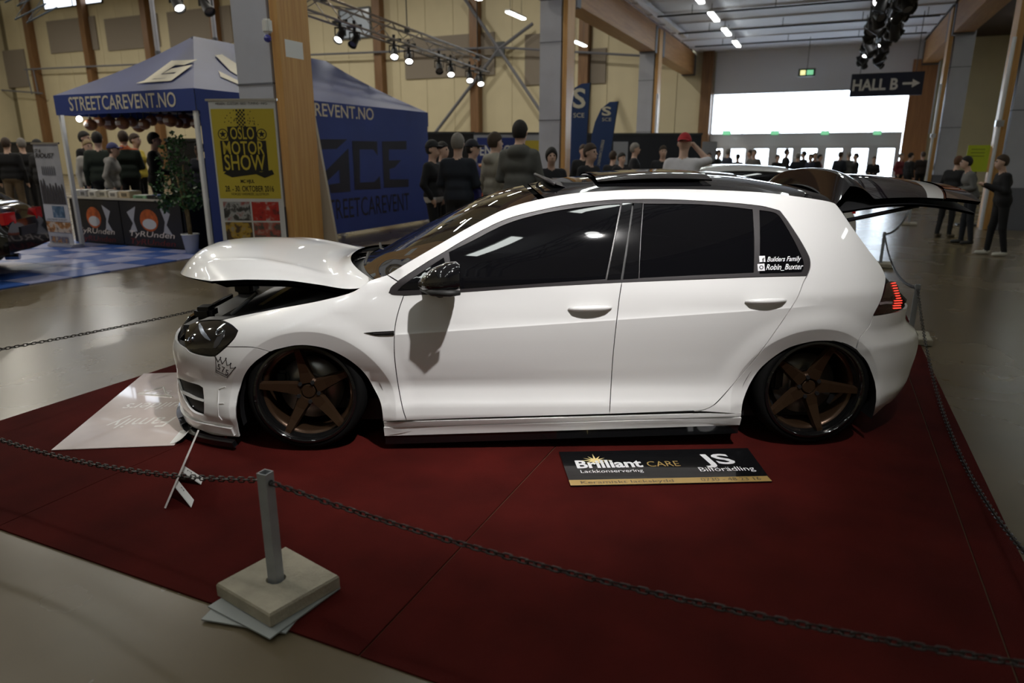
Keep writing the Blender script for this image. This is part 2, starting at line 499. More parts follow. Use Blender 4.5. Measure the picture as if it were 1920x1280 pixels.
# white board and small sensor high on the big pillar
sn = thing('pillar_sensor', 'small white and blue sensor high on the big pillar', 'sensor', hp(CN0 - .02, 6.94 - .03), RZ)
pz = at(541, 50, 8.87).z
MB().box((-.06, -.05, pz), (.1, .1, .16), bevel=.02).build('housing', M_white, sn)
MB().ball((-.05, -.07, pz - .14), .045, 10, 6).build('lens', mat('blue_lens', (.05, .05, .3), .2), sn)
MB().box((.012, .30, pz - .22), (.02, .32, .2)).build('white_patch', M_white, sn)

# ------------------------------------------------------------------ fluorescent lamps
LROW = [(-3.9, [-9 + 3.05 * k for k in range(14)]), (0.2, [-9.6 + 3.05 * k for k in range(9)])]
lampn = 0
def lamp(c, a, z, label, group='fluorescent ceiling lamps', L=1.55):
    t = thing('fluorescent_lamp', label, 'lamp', hp(c, a, z), RZ, group)
    MB().box((0, 0, .05), (.20, L, .06), bevel=.015).build('housing', M_white, t)
    MB().box((0, 0, .0), (.16, L - .1, .05)).build('diffuser', M_lamp, t)
    for y in (-.5, .5): MB().cyl((0, y, .08), (0, y, (ZN if c > CN0 else ZH) - z), .008, 5).build('hanger', M_dkmetal, t)
for c, aa in LROW:
    for a in aa:
        lamp(c, a, ZN - .32, {10: 'nave fluorescent lamp cut by the top picture border', 11: 'second nave fluorescent lamp counted from the top border', 12: 'third nave fluorescent lamp counted from the top border', 13: 'last nave fluorescent lamp, nearest the big window'}.get(aa.index(a) if c < 0 else -1, 'fluorescent lamp above the picture in the nave ceiling rows'))
for k in range(9):
    lamp(-10.9, 3.0 + 3.6 * k, 6.35, {6: 'aisle lamp at the top border left of the grey pillar', 7: 'aisle lamp beside the grey pillar top', 8: 'aisle lamp seen right of the timber pillar edge'}.get(k, 'aisle fluorescent lamp above the picture'), 'fluorescent lamps over the aisle')
for k in range(8):  # unseen row, added to brighten the side wall behind the right pillars
    lamp(6.0, 6 + 3.4 * k, 5.7, 'added fluorescent lamp above the picture in the right aisle', 'added lamps over the right aisle')
# unseen high-bay lamps, added to brighten the main hall and its end wall
def added_highbay(c, a, z, power, label='added high-bay lamp over the main hall, out of view'):
    t = thing('added_hall_lamp', label, 'lamp', hp(c, a, z), RZ, 'added lamps over the main hall')
    MB().lathe([(.05, .35), (.10, .30), (.28, .02), (.30, 0), (.27, .0), (.09, .26), (0, .28)], 20).build('reflector_shade', M_metal, t, True)
    MB().cyl((0, 0, .33), (0, 0, ZH - z - .03), .012, 6).build('suspension_rod', M_dkmetal, t)
    l = bpy.data.lights.new('added_hall_light', 'AREA'); l.shape = 'DISK'; l.size = .5; l.energy = power; l.color = (1, .95, .84)
    o = bpy.data.objects.new('added_hall_light', l); link(o, t); o.location = (0, 0, -.02)
for c in (-13, -21.5, -30, -39, -49):
    for a in (4, 16, 27):
        added_highbay(c, a, 11.5, HALL_FILL)
# ------------------------------------------------------------------ the white hatchback
# car frame: u front -> rear (front axle 0), v across (negative = towards the camera), w up
CTH = R(1.47)
_ev = (-math.sin(CTH), math.cos(CTH))
CORG = np.array([-1.03 + .86 * _ev[0], 3.282 + .86 * _ev[1], 0.0])
EU = np.array([math.cos(CTH), math.sin(CTH), 0.0]); EV = np.array([_ev[0], _ev[1], 0.0]); EW = np.array([0, 0, 1.0])

def pchip(xs, ys):
    xs = np.asarray(xs, float); ys = np.asarray(ys, float)
    h = np.diff(xs); d = np.diff(ys) / h
    m = np.zeros(len(xs)); m[0], m[-1] = d[0], d[-1]
    for i in range(1, len(xs) - 1):
        if d[i - 1] * d[i] > 0:
            w1, w2 = 2 * h[i] + h[i - 1], h[i] + 2 * h[i - 1]
            m[i] = (w1 + w2) / (w1 / d[i - 1] + w2 / d[i])
    def f(x):
        x = np.asarray(x, float)
        i = np.clip(np.searchsorted(xs, x) - 1, 0, len(xs) - 2)
        t = np.clip((x - xs[i]) / h[i], 0, 1)
        return (ys[i] * (1 + 2 * t) * (1 - t) ** 2 + m[i] * h[i] * t * (1 - t) ** 2 + ys[i + 1] * t * t * (3 - 2 * t) + m[i + 1] * h[i] * t * t * (t - 1))
    return f
def sst(a, b, x):
    t = np.clip((np.asarray(x) - a) / (b - a), 0, 1); return t * t * (3 - 2 * t)
WC = 0.70
_low = pchip([0.0, .08, .14, .185, .205, .25, .29, .36, .45, .56, .65, WC], [.845, .858, .868, .884, .889, .886, .870, .853, .867, .884, .8950, .899])
_up = pchip([WC, .712, .76, .82, .875, .90, .95, 1.0, 1.1, 1.2, 1.255, 1.285, 1.305, 1.32, 1.34], [.899, .894, .886, .876, .864, .857, .835, .812, .757, .692, .650, .620, .590, .550, .47])
_soft = pchip([.0, .14, .205, .25, .29, .36, .45, .56, .64, .74, .82, .875, .90, 1.0], [.845, .868, .889, .886, .870, .853, .867, .884, .891, .888, .876, .864, .857, .812])
_nose = pchip([0, .1, .2, .45, .55, .62, .70, .78, .86, .95, 1.4], [-.83, -.87, -.885, -.885, -.87, -.825, -.74, -.61, -.45, -.2, -.2])
_rear = pchip([0, .1, .2, .3, .45, .52, .57, .62, .72, .80, .88, 1.0, 1.25, 1.4], [3.25, 3.28, 3.34, 3.40, 3.43, 3.42, 3.36, 3.315, 3.31, 3.30, 3.27, 3.18, 3.0, 2.9])
Q0, QA, Q1, QB = 0.15, 1.02, 2.2, 1.18
NF, NR = 3.25, 3.0
ARCH = ((0.012, .232, .362), (2.572, .235, .352))
def psurf(q, w):
    q = np.asarray(q, float); w = np.asarray(w, float)
    qq = np.clip(q, -.9, 3.4)
    wc = .64 + .0631 * (qq - .45)
    wm = w - (wc - WC) * sst(.32, .52, w) * (1 - sst(.80, .90, w))
    hw = np.where(wm <= WC, _low(wm), _up(wm))
    kf = np.clip(sst(.36, .50, q) * (1 - sst(2.35, 2.62, q)), 0, 1)
    hw = np.where(wm < .88, hw * kf + _soft(np.minimum(wm, .99)) * (1 - kf), hw)
    # front fender shoulder rolls over towards the bonnet
    wt = .885 - .29 * np.clip((.32 - q), 0, 1.2) ** 1.0
    fs = sst(.5, .2, q) if False else np.clip((.48 - q) / .25, 0, 1)
    hw = hw - fs * .055 * np.clip((w - wt + .10) / .10, 0, 1.6) ** 2
    # wheel arch flares
    th0 = np.clip((Q0 - q) / QA, 0, math.pi / 2); th1 = np.clip((q - Q1) / QB, 0, math.pi / 2)
    r0 = 1.0 / (np.cos(th0) ** NF + np.sin(th0) ** NF + 1e-12) ** (1 / NF)
    r1 = 1.0 / (np.cos(th1) ** NR + np.sin(th1) ** NR + 1e-12) ** (1 / NR)
    u = np.where(q < Q0, Q0 - (Q0 - _nose(w)) * r0 * np.sin(th0), np.where(q > Q1, Q1 + (_rear(w) - Q1) * r1 * np.sin(th1), q))
    k = np.where(q < Q0, r0 * np.cos(th0), np.where(q > Q1, r1 * np.cos(th1), 1.0))
    for (cu, cw, cr) in ARCH:
        d = np.hypot(u - cu, w - cw); e = d - (cr + .066)
        hw = hw + np.where(e > 0, .014 * (1 - sst(0, .11, e)), .014 + .30 * np.maximum(e, -.09)) * sst(.02, .2, w)
    return u, -hw * k, w
def pcar(q, w, off=0.0):
    u, v, w_ = psurf(q, w); P = np.stack([u, v, np.broadcast_to(w_, u.shape)], -1)
    if np.any(off): P = P + pnorm(q, w) * np.asarray(off)[..., None] if np.ndim(off) else P + pnorm(q, w) * off
    return P
def pnorm(q, w):
    e = 1e-3
    a = pcar(np.asarray(q) + e, w) - pcar(np.asarray(q) - e, w)
    b = pcar(q, np.asarray(w) + e) - pcar(q, np.asarray(w) - e)
    n = np.cross(a, b); n /= np.linalg.norm(n, axis=-1, keepdims=True) + 1e-12
    return n
def car2w(P): return CORG + P[..., :1] * EU + P[..., 1:2] * EV + P[..., 2:3] * EW
def projpx(Pw):
    z = Pw[..., 2] - CAMH
    f = Pw[..., 1] * math.cos(PITCH) - z * math.sin(PITCH); uu = Pw[..., 1] * math.sin(PITCH) + z * math.cos(PITCH)
    return np.stack([960 + FPX * Pw[..., 0] / f, 640 - FPX * uu / f], -1)
_gq, _gw = np.meshgrid(np.arange(-1.25, 3.85, .012), np.arange(.02, 1.335, .008), indexing='ij')
_gp = projpx(car2w(pcar(_gq, _gw)))
_gn = pnorm(_gq, _gw); _gpos = car2w(pcar(_gq, _gw))
_gface = ((_gn[..., 0:1] * EU + _gn[..., 1:2] * EV + _gn[..., 2:3] * EW) * (np.array([0, 0, CAMH]) - _gpos)).sum(-1) > 0
_gp[~_gface] = 1e6
def inv(pts):
    out = []
    for (x, y) in pts:
        d = (_gp[..., 0] - x) ** 2 + (_gp[..., 1] - y) ** 2
        i, j = np.unravel_index(np.argmin(d), d.shape)
        q, w = _gq[i, j], _gw[i, j]
        for _ in range(3):
            p0 = projpx(car2w(pcar(np.array([q, q + 1e-3, q]), np.array([w, w, w + 1e-3]))))
            J = np.array([p0[1] - p0[0], p0[2] - p0[0]]).T / 1e-3
            try: s = np.linalg.solve(J, np.array([x, y]) - p0[0])
            except Exception: break
            s = np.clip(s, -.03, .03); q += s[0]; w += s[1]
        out.append((q, w))
    return np.array(out)

def smooth_poly(pts, seg=5, ang=38):
    """rounds a traced outline, keeping real corners"""
    P = np.asarray(pts, float); n = len(P); out = []
    def corner(i):
        a = P[i] - P[i - 1]; b = P[(i + 1) % n] - P[i]
        c = np.dot(a, b) / (np.linalg.norm(a) * np.linalg.norm(b) + 1e-12)
        return math.degrees(math.acos(np.clip(c, -1, 1))) > ang
    cs = [corner(i) for i in range(n)]
    for i in range(n):
        p1, p2 = P[i], P[(i + 1) % n]
        t1 = (p2 - P[i - 1]) * .5 if not cs[i] else (p2 - p1)
        t2 = (P[(i + 2) % n] - p1) * .5 if not cs[(i + 1) % n] else (p2 - p1)
        L = np.linalg.norm(p2 - p1)
        for t in (t1, t2):
            l = np.linalg.norm(t)
            if l > L: t *= L / l
        for k in range(seg):
            s = k / seg
            out.append(p1 * (1 + 2 * s) * (1 - s) ** 2 + t1 * s * (1 - s) ** 2 + p2 * s * s * (3 - 2 * s) + t2 * s * s * (s - 1))
    return np.array(out)
def inside(poly, X):
    x, y = X[:, 0], X[:, 1]; r = np.zeros(len(X), bool); n = len(poly)
    for i in range(n):
        x1, y1 = poly[i]; x2, y2 = poly[(i + 1) % n]
        if y1 == y2: continue
        c = ((y1 > y) != (y2 > y)) & (x < (x2 - x1) * (y - y1) / (y2 - y1) + x1)
        r ^= c
    return r
def inset(poly, g):
    P = np.asarray(poly); n = len(P)
    A = 0.5 * np.sum(P[:, 0] * np.roll(P[:, 1], -1) - np.roll(P[:, 0], -1) * P[:, 1])
    t = np.roll(P, -1, 0) - np.roll(P, 1, 0); t /= np.linalg.norm(t, axis=1, keepdims=True) + 1e-12
    nrm = np.stack([-t[:, 1], t[:, 0]], 1) * (1 if A > 0 else -1)
    return P + nrm * g
def _ring_pts():
    out = []
    for (cu, cw, cr) in ARCH:
        for dr, n in ((.0630, 60), (.0690, 60), (.03, 40), (.0, 0)):
            for t in np.linspace(-.25, math.pi + .25, n) if n else ():
                u, w = cu + (cr + dr) * math.cos(t), cw + (cr + dr) * math.sin(t)
                q = u
                for _ in range(12): q = q - (float(psurf(np.array([q]), np.array([w]))[0][0]) - u) * .8
                out.append((q, w))
    return np.array(out)
_SURF_PTS = None
def surf_pts():
    global _SURF_PTS
    if _SURF_PTS is None:
        L = []
        for q in np.arange(.40, 2.6, .015):
            for d in (-.012, -.0020, .0020, .012): L.append((q, .64 + .0631 * (q - .45) + d))
        _SURF_PTS = np.concatenate([np.array(L), _ring_pts()])
    return _SURF_PTS
def tri_region(poly, holes=(), step=.03, extra=None):
    """triangulates a 2-D region with inner grid points -> pts, tris, boundary loops"""
    loops = [np.asarray(poly)] + [np.asarray(h) for h in holes]
    pts = np.concatenate(loops); edges = []; k = 0; L = []
    for l in loops:
        n = len(l); edges += [(k + i, k + (i + 1) % n) for i in range(n)]; L.append(list(range(k, k + n))); k += n
    lo, hi = loops[0].min(0), loops[0].max(0)
    gx, gy = np.meshgrid(np.arange(lo[0], hi[0], step), np.arange(lo[1], hi[1], step))
    G = np.stack([gx.ravel(), gy.ravel()], 1) + 1e-4
    if extra is not None:
        near = np.zeros(len(G), bool)
        for i in range(0, len(extra), 200): near |= (((G[:, None, :] - extra[None, i:i + 200, :]) ** 2).sum(-1) < (step * .62) ** 2).any(1)
        G = np.concatenate([extra, G[~near]])
    ok = inside(loops[0], G)
    for h in loops[1:]: ok &= ~inside(h, G)
    G = G[ok]
    if len(G):
        d = np.min(((G[:, None, :] - pts[None, :, :]) ** 2).sum(-1), 1); G = G[d > (.0035 if extra is not None else step * .4) ** 2]
    allp = np.concatenate([pts, G]) if len(G) else pts
    vs, es, fs, ov, oe, of = geometry.delaunay_2d_cdt([Vector((float(a), float(b))) for a, b in allp], edges, [], 0, 1e-7)
    V = np.array([(v.x, v.y) for v in vs])
    T = np.array([tuple(f_) for f_ in fs if len(f_) == 3])
    C = V[T].mean(1); ok = inside(loops[0], C)
    for h in loops[1:]: ok &= ~inside(h, C)
    T = T[ok]
    a, b, c = V[T[:, 0]], V[T[:, 1]], V[T[:, 2]]
    s = (b[:, 0] - a[:, 0]) * (c[:, 1] - a[:, 1]) - (b[:, 1] - a[:, 1]) * (c[:, 0] - a[:, 0])
    T[s < 0] = T[s < 0][:, ::-1]
    return V, T
def skin(V3, N3, T, thick):
    """front skin + inward rim along open edges"""
    cnt = {}
    for t in T:
        for i in range(3):
            e = (int(t[i]), int(t[(i + 1) % 3])); cnt[e] = 1
    bd = [e for e in cnt if (e[1], e[0]) not in cnt]
    V = [tuple(v) for v in V3]; N = [tuple(n) for n in N3]; F = [tuple(t) for t in T]
    if thick:
        ids = {}
        for e in bd:
            a, b = e
            tang = V3[b] - V3[a]; side = np.cross(tang, N3[a]); l = np.linalg.norm(side); side = side / l if l > 1e-9 else N3[a]
            k = len(V)
            for i in (a, b): V.append(tuple(V3[i])); N.append(tuple(side))
            for i in (b, a): V.append(tuple(V3[i] - N3[i] * thick)); N.append(tuple(side))
            F.append((k + 1, k, k + 3, k + 2))
    return V, F, N
FAR = []
def panel(name, poly, m, parent, holes=(), gap=.0022, thick=.012, off=0.0, step=.03, px=True, sm=True, far=True, seg=7):
    poly = np.asarray(poly, float)
    if sm: poly = smooth_poly(poly, seg)
    qw = inv(poly) if px else poly
    hs = []
    for h in holes:
        h = np.asarray(h, float); h = smooth_poly(h, seg) if sm else h
        h = inv(h) if px else h
        hs.append(inset(h, -gap) if gap else h)
    if gap: qw = inset(qw, gap)
    V, T = tri_region(qw, hs, step, surf_pts() if (m is M_paint and thick == .012) else None)
    P = pcar(V[:, 0], V[:, 1], off); N = pnorm(V[:, 0], V[:, 1])
    VV, FF, NN = skin(P, N, T, thick)
    o = mk(name, VV, FF, m, parent, True, NN)
    if far:
        Vm = [(a, -b, c) for a, b, c in VV]; Nm = [(a, -b, c) for a, b, c in NN]; Fm = [f_[::-1] for f_ in FF]
        o2 = mk(name, Vm, Fm, m, parent, True, Nm)
        return o, o2
    return o
def decal_mesh(name, Vpx, F, m, parent, off=.0016):
    qw = inv(Vpx); P = pcar(qw[:, 0], qw[:, 1], off); N = pnorm(qw[:, 0], qw[:, 1])
    F = [tuple(f_) for f_ in F]; F2 = []
    for f_ in F:
        a, b, c = P[f_[0]], P[f_[1]], P[f_[2]]
        F2.append(f_ if np.dot(np.cross(b - a, c - a), N[f_[0]]) > 0 else f_[::-1])
    return mk(name, P, F2, m, parent)
def decal_text(name, txt, m, parent, x, y, ex, ey, **kw):
    """(x, y) baseline start, ex = pixel vector of the whole width, ey = pixel vector of the cap height"""
    V, F = text_geo(txt, **kw); w0 = V[:, 0].max()
    Vp = [(x + ex[0] * v[0] / w0 + ey[0] * v[1], y + ex[1] * v[0] / w0 + ey[1] * v[1]) for v in V]
    return decal_mesh(name, Vp, F, m, parent)

M_paint = mat('white_car_paint', (0.78, 0.775, 0.77), 0.32, coat=1.0, coat_rough=0.02)
M_tint = mat('tinted_glass', (0.004, 0.004, 0.005), 0.02, spec=0.5)
M_wsglass = mat('windscreen_glass', (0.012, 0.013, 0.014), 0.015, spec=0.9, coat=1.0, coat_rough=.01)
M_trim = mat('satin_grey_trim', (0.032, 0.028, 0.03), 0.38, 0.1)
M_rubber = mat('black_rubber', (0.012, 0.012, 0.012), 0.6)
M_tyre = mat('tyre_rubber', (0.003, 0.003, 0.003), 0.8, spec=.15)
M_bronze = mat('bronze_alloy', (0.060, 0.033, 0.018), 0.30, 0.6)
M_lip = mat('polished_black_lip', (0.02, 0.02, 0.021), 0.08, 0.7, coat=1.0)
M_chrome = mat('chrome', (0.75, 0.77, 0.8), 0.07, 1.0)
M_disc = mat('brake_disc_steel', (0.35, 0.34, 0.33), 0.35, 0.9)
M_redpl = mat('red_lamp_plastic', (0.34, 0.008, 0.010), 0.08, coat=1.0)
M_dkred = mat('smoked_red_lamp', (0.022, 0.003, 0.005), 0.06, coat=1.0)
M_led = mat('glowing_red_led', (0.5, 0.01, 0.01), 0.3, emit=(1.0, 0.05, 0.03), es=2.2)
M_bay = mat('engine_bay_black', (0.012, 0.012, 0.014), 0.38)
M_skirt = mat('gloss_black_splitter', (0.008, 0.008, 0.009), 0.15, coat=.6)

car = thing('hatchback_car', 'white lowered hatchback with open bonnet and tailgate on the red carpet', 'car', tuple(CORG), CTH)
# traced outlines (pixels of the photograph), mapped onto the body surface
archF = [(718, 790), (716, 770), (712, 752), (702, 731), (684, 701), (656, 676), (618, 656), (581, 648), (552, 648), (515, 656), (506, 659)]
archF2 = [(506, 659), (477, 680), (459, 704), (448, 736), (443, 762), (444, 789), (449, 819)]
archR = [(1390, 776), (1394, 751), (1407, 719), (1426, 691), (1454, 667), (1482, 651), (1520, 641), (1548, 639), (1576, 642), (1604, 656)]
archR2 = [(1604, 656), (1623, 676), (1634, 701), (1637, 725), (1636, 761), (1637, 780)]
doorlead = [(757, 554), (748, 580), (741, 610), (739, 650), (742, 690), (748, 730), (755, 765), (762, 788)]
fender = [(414, 600), (452, 591), (520, 578), (600, 563), (660, 547), (690, 528), (697, 524), (726, 515), (746, 528), (734, 541), (729, 549)] + doorlead + archF + [(475, 651), (425, 650), (440, 633), (446, 620), (432, 608)]
panel('front_fender', fender, M_paint, car)
fd = panel('front_door', doorlead + [(900, 783), (1143, 776), (1145, 735), (1150, 660), (1161, 560), (1166, 529), (1000, 538), (870, 547)], M_paint, car)
rearcut = [(1513, 517), (1506, 530), (1494, 560), (1460, 612), (1420, 667), (1375, 720), (1352, 746), (1337, 760), (1320, 768), (1300, 770)]
rd = panel('rear_door', [(1166, 529), (1161, 560), (1150, 660), (1145, 735), (1143, 776)] + rearcut[::-1] + [(1420, 519)], M_paint, car)
# body side frame: roof rail, rear pillar and quarter panel in one stamping
railtop = [(1563, 380), (1525, 372), (1450, 362), (1400, 358), (1300, 354), (1200, 354), (1135, 357), (1072, 362), (1010, 373), (947, 391), (885, 422), (822, 458), (760, 494), (726, 515)]
dlo_top = [(746, 527), (772, 510), (802, 491), (829, 475), (885, 442), (947, 412), (1010, 395), (1072, 383), (1135, 376), (1185, 374), (1250, 374), (1350, 379), (1425, 386), (1462, 395), (1475, 412), (1500, 450), (1517, 482), (1519, 500), (1513, 517)]
side = dlo_top + rearcut[1:] + [(1345, 773)] + archR + [(1612, 634), (1630, 611), (1637, 592), (1652, 562), (1660, 531), (1660, 517), (1650, 496), (1627, 466), (1596, 423), (1576, 394)] + railtop
panel('body_side', side, M_paint, car)
# rear bumper: visible outline, then on round the back to the centre line
rb = list(map(tuple, inv([(1637, 780), (1636, 761), (1637, 725), (1634, 701), (1623, 676), (1604, 656), (1612, 634), (1630, 611), (1637, 592), (1658, 589), (1678, 585)])))
wl_ = rb[-1][1]
rb += [(3.2, wl_ - .002), (3.6, wl_ - .01), (Q1 + QB * math.pi / 2, wl_ - .02), (Q1 + QB * math.pi / 2, .17), (3.5, .165), (3.1, .18)]
panel('rear_bumper', rb, M_paint, car, px=False, step=.03)
panel('rear_diffuser', [(rb[0][0] + .10, .20), (3.5, .17), (Q1 + QB * math.pi / 2, .17), (Q1 + QB * math.pi / 2, .07), (3.5, .07), (rb[0][0] + .12, .12)], M_skirt, car, px=False, off=-.02)
# front bumper
QN = Q0 - QA * math.pi / 2
fb = list(map(tuple, inv([(449, 819), (444, 789), (443, 762), (448, 736), (459, 704), (477, 680), (506, 659), (475, 651), (425, 650), (405, 666), (392, 668), (372, 665), (355, 659), (347, 651)])))
wf = fb[-1][1]
fb += [(-1.05, wf + .01), (-1.25, wf + .02), (QN, wf + .02), (QN, .13), (-1.2, .13)] + list(map(tuple, inv([(345, 790), (376, 806), (400, 815)])))
intake = [(332, 708), (352, 716), (372, 722), (380, 727), (382, 750), (382, 779), (363, 772), (350, 757), (338, 729)]
ih = inv(smooth_poly(np.array(intake, float), 3))
o_, o2_ = panel('front_bumper', fb, M_paint, car, holes=[ih], px=False, step=.025)
# intake: dark liner and white slats
_bk = panel('intake_liner', intake, M_bay, car, off=-.035, thick=0, gap=-.01)
def strip_px(name, pts, hw_px, m, parent, off=.004, thick=.006, far=True):
    """ribbon along a traced pixel line"""
    P = np.asarray(pts, float); t = np.gradient(P, axis=0); t /= np.linalg.norm(t, axis=1, keepdims=True)
    n = np.stack([-t[:, 1], t[:, 0]], 1)
    hwv = np.asarray(hw_px if np.ndim(hw_px) else [hw_px] * len(P))[:, None]
    poly = np.concatenate([P + n * hwv, (P - n * hwv)[::-1]])
    return panel(name, poly, m, parent, off=off, thick=thick, gap=0, sm=False, far=far, step=.05)
strip_px('intake_slat', [(334, 731), (348, 738), (365, 746), (382, 751)], 2.0, M_paint, car, off=.002, thick=.02)
strip_px('intake_slat', [(345, 752), (352, 768), (358, 762)], 1.2, M_chrome, car, off=-.015, thick=.01)
strip_px('bumper_crease', [(418, 726), (410, 730), (409, 755), (410, 780), (416, 787)], .9, M_paint, car, off=.004, thick=.008)
strip_px('bumper_crease', [(412, 756), (420, 756)], .8, M_paint, car, off=.004, thick=.008)
strip_px('bumper_crease', [(411, 727), (423, 725)], .8, M_paint, car, off=.004, thick=.008)
# lower lip and splitter
ql, _ = inv([(446, 808)])[0]
for nm, wa, wb_, of, mt in (('lower_lip', .085, .135, .012, M_paint), ('chrome_splitter', .072, .112, .040, mat('dark_chrome', (.22, .23, .28), .08, 1.0)), ('front_splitter', .035, .070, .045, M_skirt)):
    qe = ql - .02 if nm != 'chrome_splitter' else -.78
    panel(nm, [(qe, wa), (qe, wb_ - (.0)), (-.8, wb_), (-1.1, wb_ + .01), (QN, wb_ + .01), (QN, wa + .01), (-1.1, wa + .01), (-.8, wa)], mt, car, px=False, off=of, thick=.03)
# side skirt in two steps and the black splitter under it
qa, wa = inv([(720, 791)])[0]; qb, wb_ = inv([(1389, 776)])[0]; wa += .004; wb_ += .010
panel('side_skirt', [(qa, wa), ((qa + qb) / 2, (wa + wb_) / 2), (qb, wb_), (qb, wb_ - .022), (qa, wa - .028)], M_paint, car, px=False, off=.004, sm=False, gap=.001)
panel('side_skirt', [(qa, wa - .03), (qb, wb_ - .024), (qb, wb_ - .072), (qa, wa - .082)], M_paint, car, px=False, off=.012, sm=False, gap=.001, thick=.02)
panel('skirt_splitter', [(qa, wa - .082), (qb, wb_ - .072), (qb, wb_ - .125), (qa, wa - .135)], M_skirt, car, px=False, off=.006, sm=False, gap=.001, thick=.05)
# inner shell: dark metal behind every shut line
ish = [(QN, .12), (-.6, .12)] + [(ARCH[0][0] + (ARCH[0][2] + .02) * math.cos(t), ARCH[0][1] + (ARCH[0][2] + .02) * math.sin(t)) for t in np.linspace(math.pi * 1.08, -.3, 22)] + \
      [(1.3, .12)] + [(ARCH[1][0] + (ARCH[1][2] + .02) * math.cos(t), ARCH[1][1] + (ARCH[1][2] + .02) * math.sin(t)) for t in np.linspace(math.pi * 1.1, -.15, 22)] + \
      [(3.3, .2), (Q1 + QB * math.pi / 2, .2), (Q1 + QB * math.pi / 2, .70), (3.15, .72), (2.95, .86), (2.65, 1.22), (1.9, 1.27), (1.3, 1.25), (.95, 1.13), (.3, .84), (-.3, .66), (-.7, .56), (-1.0, .5), (QN, .5)]
panel('inner_shell', ish, M_black, car, px=False, off=-.016, thick=0, gap=0, sm=False, step=.05)
# ---- glazing
dlo = dlo_top + [(1420, 519), (1166, 530), (1000, 539), (870, 548), (757, 554), (735, 553), (729, 548), (733, 538)]
gl_f = [(842, 473), (885, 452), (947, 421), (1010, 402), (1072, 391), (1135, 384), (1163, 382), (1150, 450), (1135, 523), (1000, 532), (870, 541), (848, 542), (846, 505)]
gl_t = [(832, 483), (800, 504), (757, 534), (745, 545), (836, 541), (836, 505)]
gl_r = [(1207, 382), (1300, 383), (1360, 387), (1411, 393), (1414, 450), (1413, 511), (1300, 516), (1199, 521), (1202, 450)]
gl_q = [(1424, 394), (1452, 399), (1464, 409), (1489, 452), (1505, 487), (1507, 500), (1503, 510), (1424, 513), (1425, 450)]
panel('window_surround', dlo, M_trim, car, gap=.001, off=.001, thick=.006, holes=[gl_f, gl_t, [(1166.5, 381), (1205, 381), (1200.5, 450), (1197, 522), (1138, 525), (1152.5, 450)], gl_r, gl_q])
for nm, pl in (('front_door_glass', gl_f), ('front_quarter_glass', gl_t), ('rear_door_glass', gl_r), ('rear_quarter_glass', gl_q)):
    panel(nm, pl, M_tint, car, off=-.003, thick=.004, gap=.0004)
panel('pillar_trim', [(1167, 381), (1186, 380), (1176, 450), (1164, 524), (1138, 525), (1153, 450)], M_blackg, car, off=0, gap=.0006)
panel('pillar_trim', [(1189, 380), (1204, 381), (1200, 450), (1196, 522), (1168, 524), (1179, 450)], M_blackg, car, off=0, gap=.0006)
# ---- door handles
def handle(parents, x, y, sx, pm):
    for s, par in zip((0, 1), parents):
        cup = [(x - sx + 6, y + 1), (x - sx * .4, y + 12), (x, y + 14), (x + sx * .5, y + 11), (x + sx - 4, y - 1), (x, y - 4)]
        qw = inv(smooth_poly(np.array(cup, float), 4)); V, T = tri_region(qw, (), .01)
        C = qw.mean(0); d = np.hypot((V[:, 0] - C[0]) / .11, (V[:, 1] - C[1]) / .035)
        P = pcar(V[:, 0], V[:, 1]) + pnorm(V[:, 0], V[:, 1]) * (.0015)
        P[:, 1] *= (1, -1)[s]
        F = [tuple(t) if s == 0 else tuple(t[::-1]) for t in T]
        mk('handle_cup', P, F, M_paint, par, True)
        pts = []
        for k in range(9):
            t = k / 8; q, w = inv([(x - sx + 2 * sx * t, y - 1 - 2.5 * t)])[0]
            p = pcar(np.array([q]), np.array([w]), 0.003 + .022 * math.sin(math.pi * t) ** .5)[0]; p[1] *= (1, -1)[s]; pts.append(p)
        m = MB().ring_tube(pts, [.006 + .0085 * math.sin(math.pi * k / 8) ** .6 for k in range(9)], 10)
        m.build('door_handle', M_paint, par, True)
handle(fd, 1106, 580, 40, None); handle(rd, 1435, 566, 38, None)
# ---- fender vent badge
panel('fender_vent', [(682, 624), (700, 621), (739, 619), (739, 629), (703, 629.5)], M_blackg, car, off=.004, thick=.006, sm=False)
strip_px('vent_bar', [(700, 625), (737, 623)], 1.0, M_trim, car, off=.007, thick=.003)
# ---- head lamp
hl = [(350, 611), (358, 606), (371, 602), (392, 600), (414, 600), (431, 609), (445, 619), (440, 632), (422, 650), (405, 666), (392, 667), (372, 664), (356, 658), (347, 651), (345, 637)]
h1, h2 = panel('headlamp', hl, mat('smoked_lamp_glass', (.006, .006, .007), .03, coat=1.0), car, off=-.002)
for par, sg in ((h1, 1), (h2, -1)):
    for (x, y, r_) in ((412, 622, .024), (357, 634, .020)):
        q, w = inv([(x, y)])[0]; p = pcar(np.array([q]), np.array([w]), .0)[0]; n = pnorm(np.array([q]), np.array([w]))[0]
        p[1] *= sg; n[1] *= sg
        m = MB().lathe([(r_, -.02), (r_, .0), (r_ * .85, .001), (r_ * .7, -.008), (0, -.012)], 20)
        o = m.build('lamp_reflector', mat('lamp_chrome_ring', (.25, .26, .3), .12, 1.0), par, True)
        o.location = Vector(p) + Vector(n) * .0035; o.rotation_euler = Vector(n).to_track_quat('Z', 'Y').to_euler()
strip_px('painted_lamp_reflection', [(374, 606), (376, 614), (380, 623), (386, 631), (394, 638)], [1.5, 3.2, 3.8, 3.2, 1.0], mat('pale_reflection_chrome', (.45, .52, .66), .15, .8), h1, off=.001, thick=.003, far=False)  # curved light-blue reflection on the lamp glass, laid on as a pale ribbon
